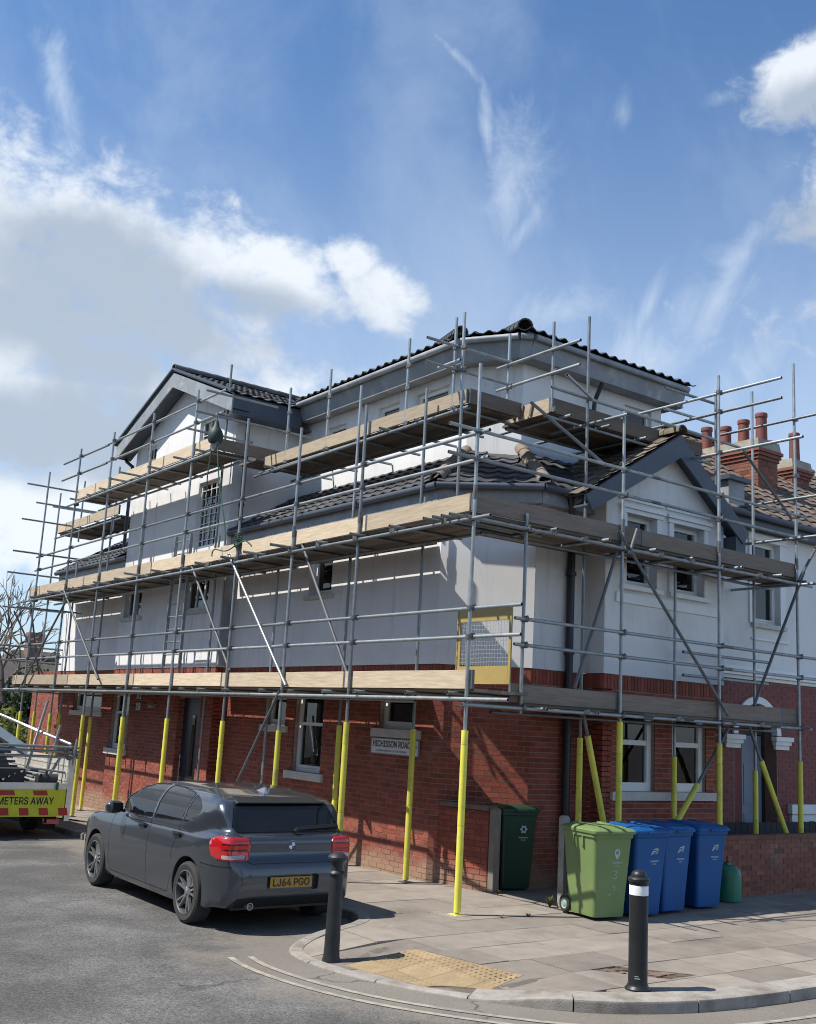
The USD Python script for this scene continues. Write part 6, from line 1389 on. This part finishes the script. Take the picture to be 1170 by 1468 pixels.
# ------------------------------------------------------------------ low garden walls and gate posts
def lowwall(name, label, O, u, n, L, z1, th, holes=(), seed=0, cop='cement', mat='brick_brown', cw=.03, ends=True):
    W_ = thing(name, label, 'wall'); u, n, O = nrm(u), nrm(n), np.asarray(O, float)
    b = obj('wall_core', MB().obox(O-n*.012+Z_*-.3, u*L, -n*(th-.024), Z_*(z1+.3)), 'mortar_dark', W_)
    lay_bricks(b, O-n*.008, u, n, L, -.02, z1-.01, (), mat=mat, seed=seed); lay_bricks(b, O-n*(th-.008)+u*L, -u, -n, L, -.02, z1-.01, (), mat=mat, seed=seed+1, pick=False) if ends else None
    lay_bricks(b, O-n*.008, -n, -u, th-.016, -.02, z1-.01, (), mat=mat, seed=seed+2); lay_bricks(b, O+u*L-n*(th-.008), n, u, th-.016, -.02, z1-.01, (), mat=mat, seed=seed+3)
    k = int(L/.45)+1
    for i in range(k):
        a, c = L*i/k+.003, L*(i+1)/k-.003; obj('coping_brick', MB().obox(O+n*cw+u*a+Z_*z1, u*(c-a), -n*(th+2*cw), Z_*.06, RNG.random()), cop, W_)
    flush_bricks(300); return W_
lowwall('garden_wall', 'long low brown brick wall behind the blue bins', (10.42, 10.20, 0), X_, -Y_, 9.0, .80, .115, seed=201, cop='brick_brown', cw=.004)
dv_ = np.array([10.22-10.04, 11.70-12.58, 0]); Lv = float(np.linalg.norm(dv_)); uv_ = nrm(dv_)
lowwall('garden_wall', 'short brick wall joined to the house corner beside the dark green bin', (10.04, 12.58, 0), uv_, (uv_[1], -uv_[0], 0), Lv, 1.08, .215, seed=211, cop='sett', mat='brick')
def post(name, label, x, y, h, w, mat, lean=0.0):
    P_ = thing(name, label, 'post', (x, y, 0)); obj('shaft', MB().hexa([(-w/2, -w/2, -.05), (w/2, -w/2, -.05), (w/2, w/2, -.05), (-w/2, w/2, -.05), (-w/2+lean, -w/2, h), (w/2+lean, -w/2, h), (w/2+lean, w/2, h), (-w/2+lean, w/2, h)]), mat, P_)
    obj('top', MB().hexa([(-w/2+lean, -w/2, h+.001), (w/2+lean, -w/2, h+.001), (w/2+lean, w/2, h+.001), (-w/2+lean, w/2, h+.001), (-w/3+lean, -w/3, h+.03), (w/3+lean, -w/3, h+.03), (w/3+lean, w/3, h+.03), (-w/3+lean, w/3, h+.03)]), mat, P_)
post('gate_post', 'weathered timber gate post left of the dark green bin', 10.28, 11.62, 1.10, .11, 'timber_post')
post('gate_post', 'weathered concrete gate post left of the light green bin', 10.33, 10.32, 1.12, .10, 'concrete_post')
FN = thing('added_dark_fence', 'low black fence added to fill the dark band in the shaded front garden behind the low wall', 'fence')  # added boards that make the dark band behind the low wall
for k in range(26): obj('fence_board', MB().box((14.2+k*.16, 11.25, 0), (14.2+k*.16+.15, 11.27, .92+.01*(k % 2))), 'fence_dark', FN)
obj('rail', MB().box((14.2, 11.271, .6), (18.36, 11.31, .68)), 'fence_dark', FN)
# ------------------------------------------------------------------ small plants, litter and the background on the left
def leafcloud(mb, centres, rad, n, size, seed, squash=1.0):
    R = np.random.RandomState(seed)
    for c, r in zip(centres, rad):
        d = R.normal(size=(n, 3)); d /= np.linalg.norm(d, axis=1)[:, None]; q = r*(R.rand(n)**.45)[:, None]; p = np.asarray(c)+d*q*(1, 1, squash)
        a = R.normal(size=(n, 3)); a /= np.linalg.norm(a, axis=1)[:, None]; b = np.cross(a, R.normal(size=(n, 3))); b /= np.linalg.norm(b, axis=1)[:, None]; s = size*(.6+.8*R.rand(n))[:, None]
        v = np.stack([p-a*s, p+b*s*.5, p+a*s, p-b*s*.5], 1).reshape(-1, 3); i = np.arange(n)*4
        mb.raw(v, np.vstack([np.stack([i, i+1, i+2], 1), np.stack([i, i+2, i+3], 1)]), np.repeat(R.rand(n), 4))
    return mb
def weed(label, x, y, h, n, seed, spread=.09):
    W_ = thing('weed', label, 'weed', (x, y, float(hz(x, y)))); R = random.Random(seed); st, lf = MB(), MB()
    for k in range(n):
        a = R.uniform(0, 6.28); r = R.uniform(.2, 1)*spread; hh = h*R.uniform(.4, 1); tip = np.array([r*math.cos(a), r*math.sin(a), hh]); sd = np.array([-math.sin(a), math.cos(a), 0])*.008; mid = tip*(.45, .45, .7)
        v = np.array([-sd*.5, sd*.5, mid+sd, mid-sd, tip]); lf.raw(v, [(0, 1, 2), (0, 2, 3), (3, 2, 4)], R.random())
        if k % 3 == 0: st.tube((0, 0, 0), tip*.9, .003, 5, caps=False)
    obj('stem', st, 'twig', W_); obj('leaves', leafcloud(lf, [(0, 0, h*.5)], [spread*.9], n, .013, seed, .6), 'leaf_weed', W_)
weed('yellowish weed at the foot of the concrete gate post', 10.20, 10.42, .15, 30, 1, .10)
weed('small weed beside the timber gate post', 10.22, 11.45, .08, 14, 2, .06)
weed('flat weed in the paving joint in front of the gateway', 9.45, 10.02, .04, 12, 3, .07)
weed('small weed in the paving joint right of the corner scaffold foot', 9.05, 10.05, .03, 8, 4, .05)
weed('weed against the wall behind the parked car', 9.86, 16.4, .16, 24, 6, .1)
SK = thing('cement_sack', 'pale sack lying on the pavement behind the car bonnet', 'sack', (8.95, 20.6, float(slope(0, 20.6))), .3)
ss = trimesh.creation.icosphere(subdivisions=3, radius=1); v = ss.vertices; v = np.sign(v)*np.abs(v)**.6*(.45, .28, .10)+(0, 0, .10); v[:, 2] += .03*meshkit.noise(v*7)*(v[:, 2] > .05); ss.vertices = v; obj('bag', MB().add(ss, None, True), 'sack', SK)
obj('bag', MB().add(ss, T(.35, .35, .02)@RZ(.5), True), 'sack', SK)
PK = thing('plank_stack', 'short loose planks lying on the pavement by the brick wall', 'planks', (9.1, 22.0, float(slope(0, 22))), 0)
for k in range(4): obj('plank', MB().box((-.2+.06*k, -.9+.1*k, .04*k), (.02+.06*k, .9+.05*k, .036+.04*k), RNG.random()), 'board', PK)
HS = thing('hose', 'dark hose lying curled on the pavement behind the truck', 'hose')
zz = float(slope(0, 20))+.02
rope(HS, [(7.75, 23.0, zz), (8.3, 21.8, zz), (8.7, 20.8, zz), (8.3, 19.9, zz), (7.9, 19.6, zz), (7.8, 18.9, zz)], .018, 'rubber')
# hedge and bushes
def bush(name, label, x, y, w, d, h, seed, mat, n=1500, size=.07, group=None, z0=None):
    B_ = thing(name, label, 'bush' if name != 'hedge' else 'hedge', (x, y, float(slope(x, y)) if z0 is None else z0), 0, group); R = random.Random(seed); cs, rs = [], []
    for k in range(9): cs.append((R.uniform(-w/2, w/2)*.8, R.uniform(-d/2, d/2)*.8, h*R.uniform(.25, .72))); rs.append(min(w, h)*R.uniform(.22, .36))
    obj('foliage', leafcloud(MB(), cs, rs, n//9, size, seed), mat, B_)
    st = MB()
    for k in range(5): st.tube((R.uniform(-w/4, w/4), 0, 0), (cs[k][0], cs[k][1], cs[k][2]), .03, 6, .012)
    obj('stems', st, 'bark', B_)
bush('hedge', 'sunlit yellow-green hedge beyond the end of the brick wall', 10.2, 34.5, 3.4, 1.6, 2.55, 11, 'leaf_yellow', 6000, .07)
bush('bush', 'dark evergreen bush behind the far end of the scaffold', 13.5, 40.5, 3.0, 3.0, 5.0, 12, 'leaf_dark', 9000, .09)
bush('bush', 'dark green bush left of the bare tree', 12.2, 43.5, 3.4, 2.6, 4.4, 14, 'leaf_dark', 8000, .09)
FW = thing('boundary_fence', 'dark timber fence beyond the yellow-green hedge', 'fence')
for k in range(30): obj('fence_board', MB().box((7+k*.30, 37.0, -.4), (7+k*.30+.29, 37.03, 1.75)), 'fence_dark', FW)
obj('rail', MB().box((7, 37.031, 1.0), (16, 37.08, 1.1)), 'fence_dark', FW)
# far house roofs
def far_house(label, x, y, w, d, h, rh, seed):
    z = float(slope(x, y)); F_ = thing('distant_house', label, 'house', (x, y, z))
    obj('wall', MB().box((0, 0, -.5), (w, d, h)), 'far_wall', F_)
    rf = MB(); o = .35
    v = [(-o, -o, h), (w+o, -o, h), (w+o, d+o, h), (-o, d+o, h), (w*.25, d/2, h+rh), (w*.75, d/2, h+rh)]
    for f in ((0, 1, 5, 4), (1, 2, 5), (2, 3, 4, 5), (3, 0, 4)):
        p = np.array([v[i] for i in f]); rf.raw(p, [(0, 1, 2)] if len(f) == 3 else [(0, 1, 2), (0, 2, 3)], .5)
    RF = obj('roof', rf, 'far_roof', F_); obj('chimney', MB().box((w*.3, d*.4, h+rh*.4), (w*.3+.7, d*.4+.6, h+rh+.9)), 'far_wall', RF)
    for k in range(3): obj('window', MB().box((-.02, d*(.2+.25*k), h*.55), (-.001, d*(.2+.25*k)+.9, h*.55+1.2)), 'car_glass', F_)
far_house('distant house with brown hipped roof behind the bare tree', 14.4, 52, 9, 9, 3.0, 2.5, 1)
far_house('distant low house at the left edge behind the dark bush', 9.5, 60, 9, 9, 3.2, 2.2, 2)
# bare tree
def bare_tree(name, label, x, y, h, seed, r0=.2, mat='bark'):
    T_ = thing(name, label, 'tree', (x, y, float(slope(x, y)))); R = random.Random(seed); tr, br, tw = MB(), MB(), MB()
    def grow(p, d, L, r, depth):
        n = 3 if depth < 2 else 2; q = p
        for k in range(n):
            d = nrm(d+np.array([R.gauss(0, .16), R.gauss(0, .16), R.gauss(.06, .08)])); q2 = q+d*L/n; ra, rb = r*(1-.3*k/n), r*(1-.3*(k+1)/n)
            (tr if depth == 0 else br if depth < 3 else tw).tube(q, q2, ra, 8 if depth < 2 else 5, rb, caps=False); q = q2
        if depth < 5:
            for _ in range(3 if depth < 2 else R.choice([2, 3, 3])):
                a = R.uniform(0, 6.28); sp = R.uniform(.35, .75); s_ = nrm(np.cross(d, (math.cos(a), math.sin(a), .3))); grow(q, nrm(d+s_*sp*1.2), L*R.uniform(.58, .8), r*.62, depth+1)
    grow(np.zeros(3), np.array([0, 0, 1.]), h*.33, r0, 0)
    obj('trunk', tr, mat, T_); obj('branches', br, mat, T_); obj('twigs', tw, 'twig', T_).SetCustomDataByKey('kind', 'stuff')
bare_tree('bare_tree', 'large bare dark-limbed tree behind the far end of the scaffold', 12.75, 41.0, 7.6, 5, .22)
bare_tree('bare_tree', 'slender bare tree with pale twigs just left of the large bare tree', 13.0, 46.5, 8.6, 9, .14, 'twig')
bare_tree('bare_tree', 'thin leafless tree furthest left beyond the truck', 13.4, 50.0, 8.6, 15, .13, 'twig')
# iron covers and the stain in the road
CV = MB(); rr = np.array([(2.05, 9.85)])
structure('drain_cover', MB().box((2.86, 11.55, ROAD+.001), (3.32, 11.95, ROAD+.007)), 'tyre')

# the terrace on the far side of the street (only seen as a reflection in the car and the windows)
OT = thing('opposite_terrace', 'row of brick terraced houses on the far side of the street, seen only in reflections', 'houses')
obj('wall', MB().box((-16, -14, -.3), (-8.5, 46, 6.2)), 'far_wall', OT)
rf = MB().raw(np.array([(-8.2, -14, 6.2), (-8.2, 46, 6.2), (-12.2, 46, 8.6), (-12.2, -14, 8.6), (-16.3, -14, 6.2), (-16.3, 46, 6.2)]), [(0, 1, 2), (0, 2, 3), (3, 2, 5), (3, 5, 4)], .5); obj('roof', rf, 'far_roof', OT)
for k in range(12):
    for z in (1.0, 4.0): 
        w_ = obj('window', MB().box((-8.5, -12+k*4.8, z), (-8.46, -10.4+k*4.8, z+1.5)), 'white_paint', OT); obj('pane', MB().box((-8.459, -11.9+k*4.8, z+.1), (-8.455, -10.5+k*4.8, z+1.4)), 'car_glass', w_)
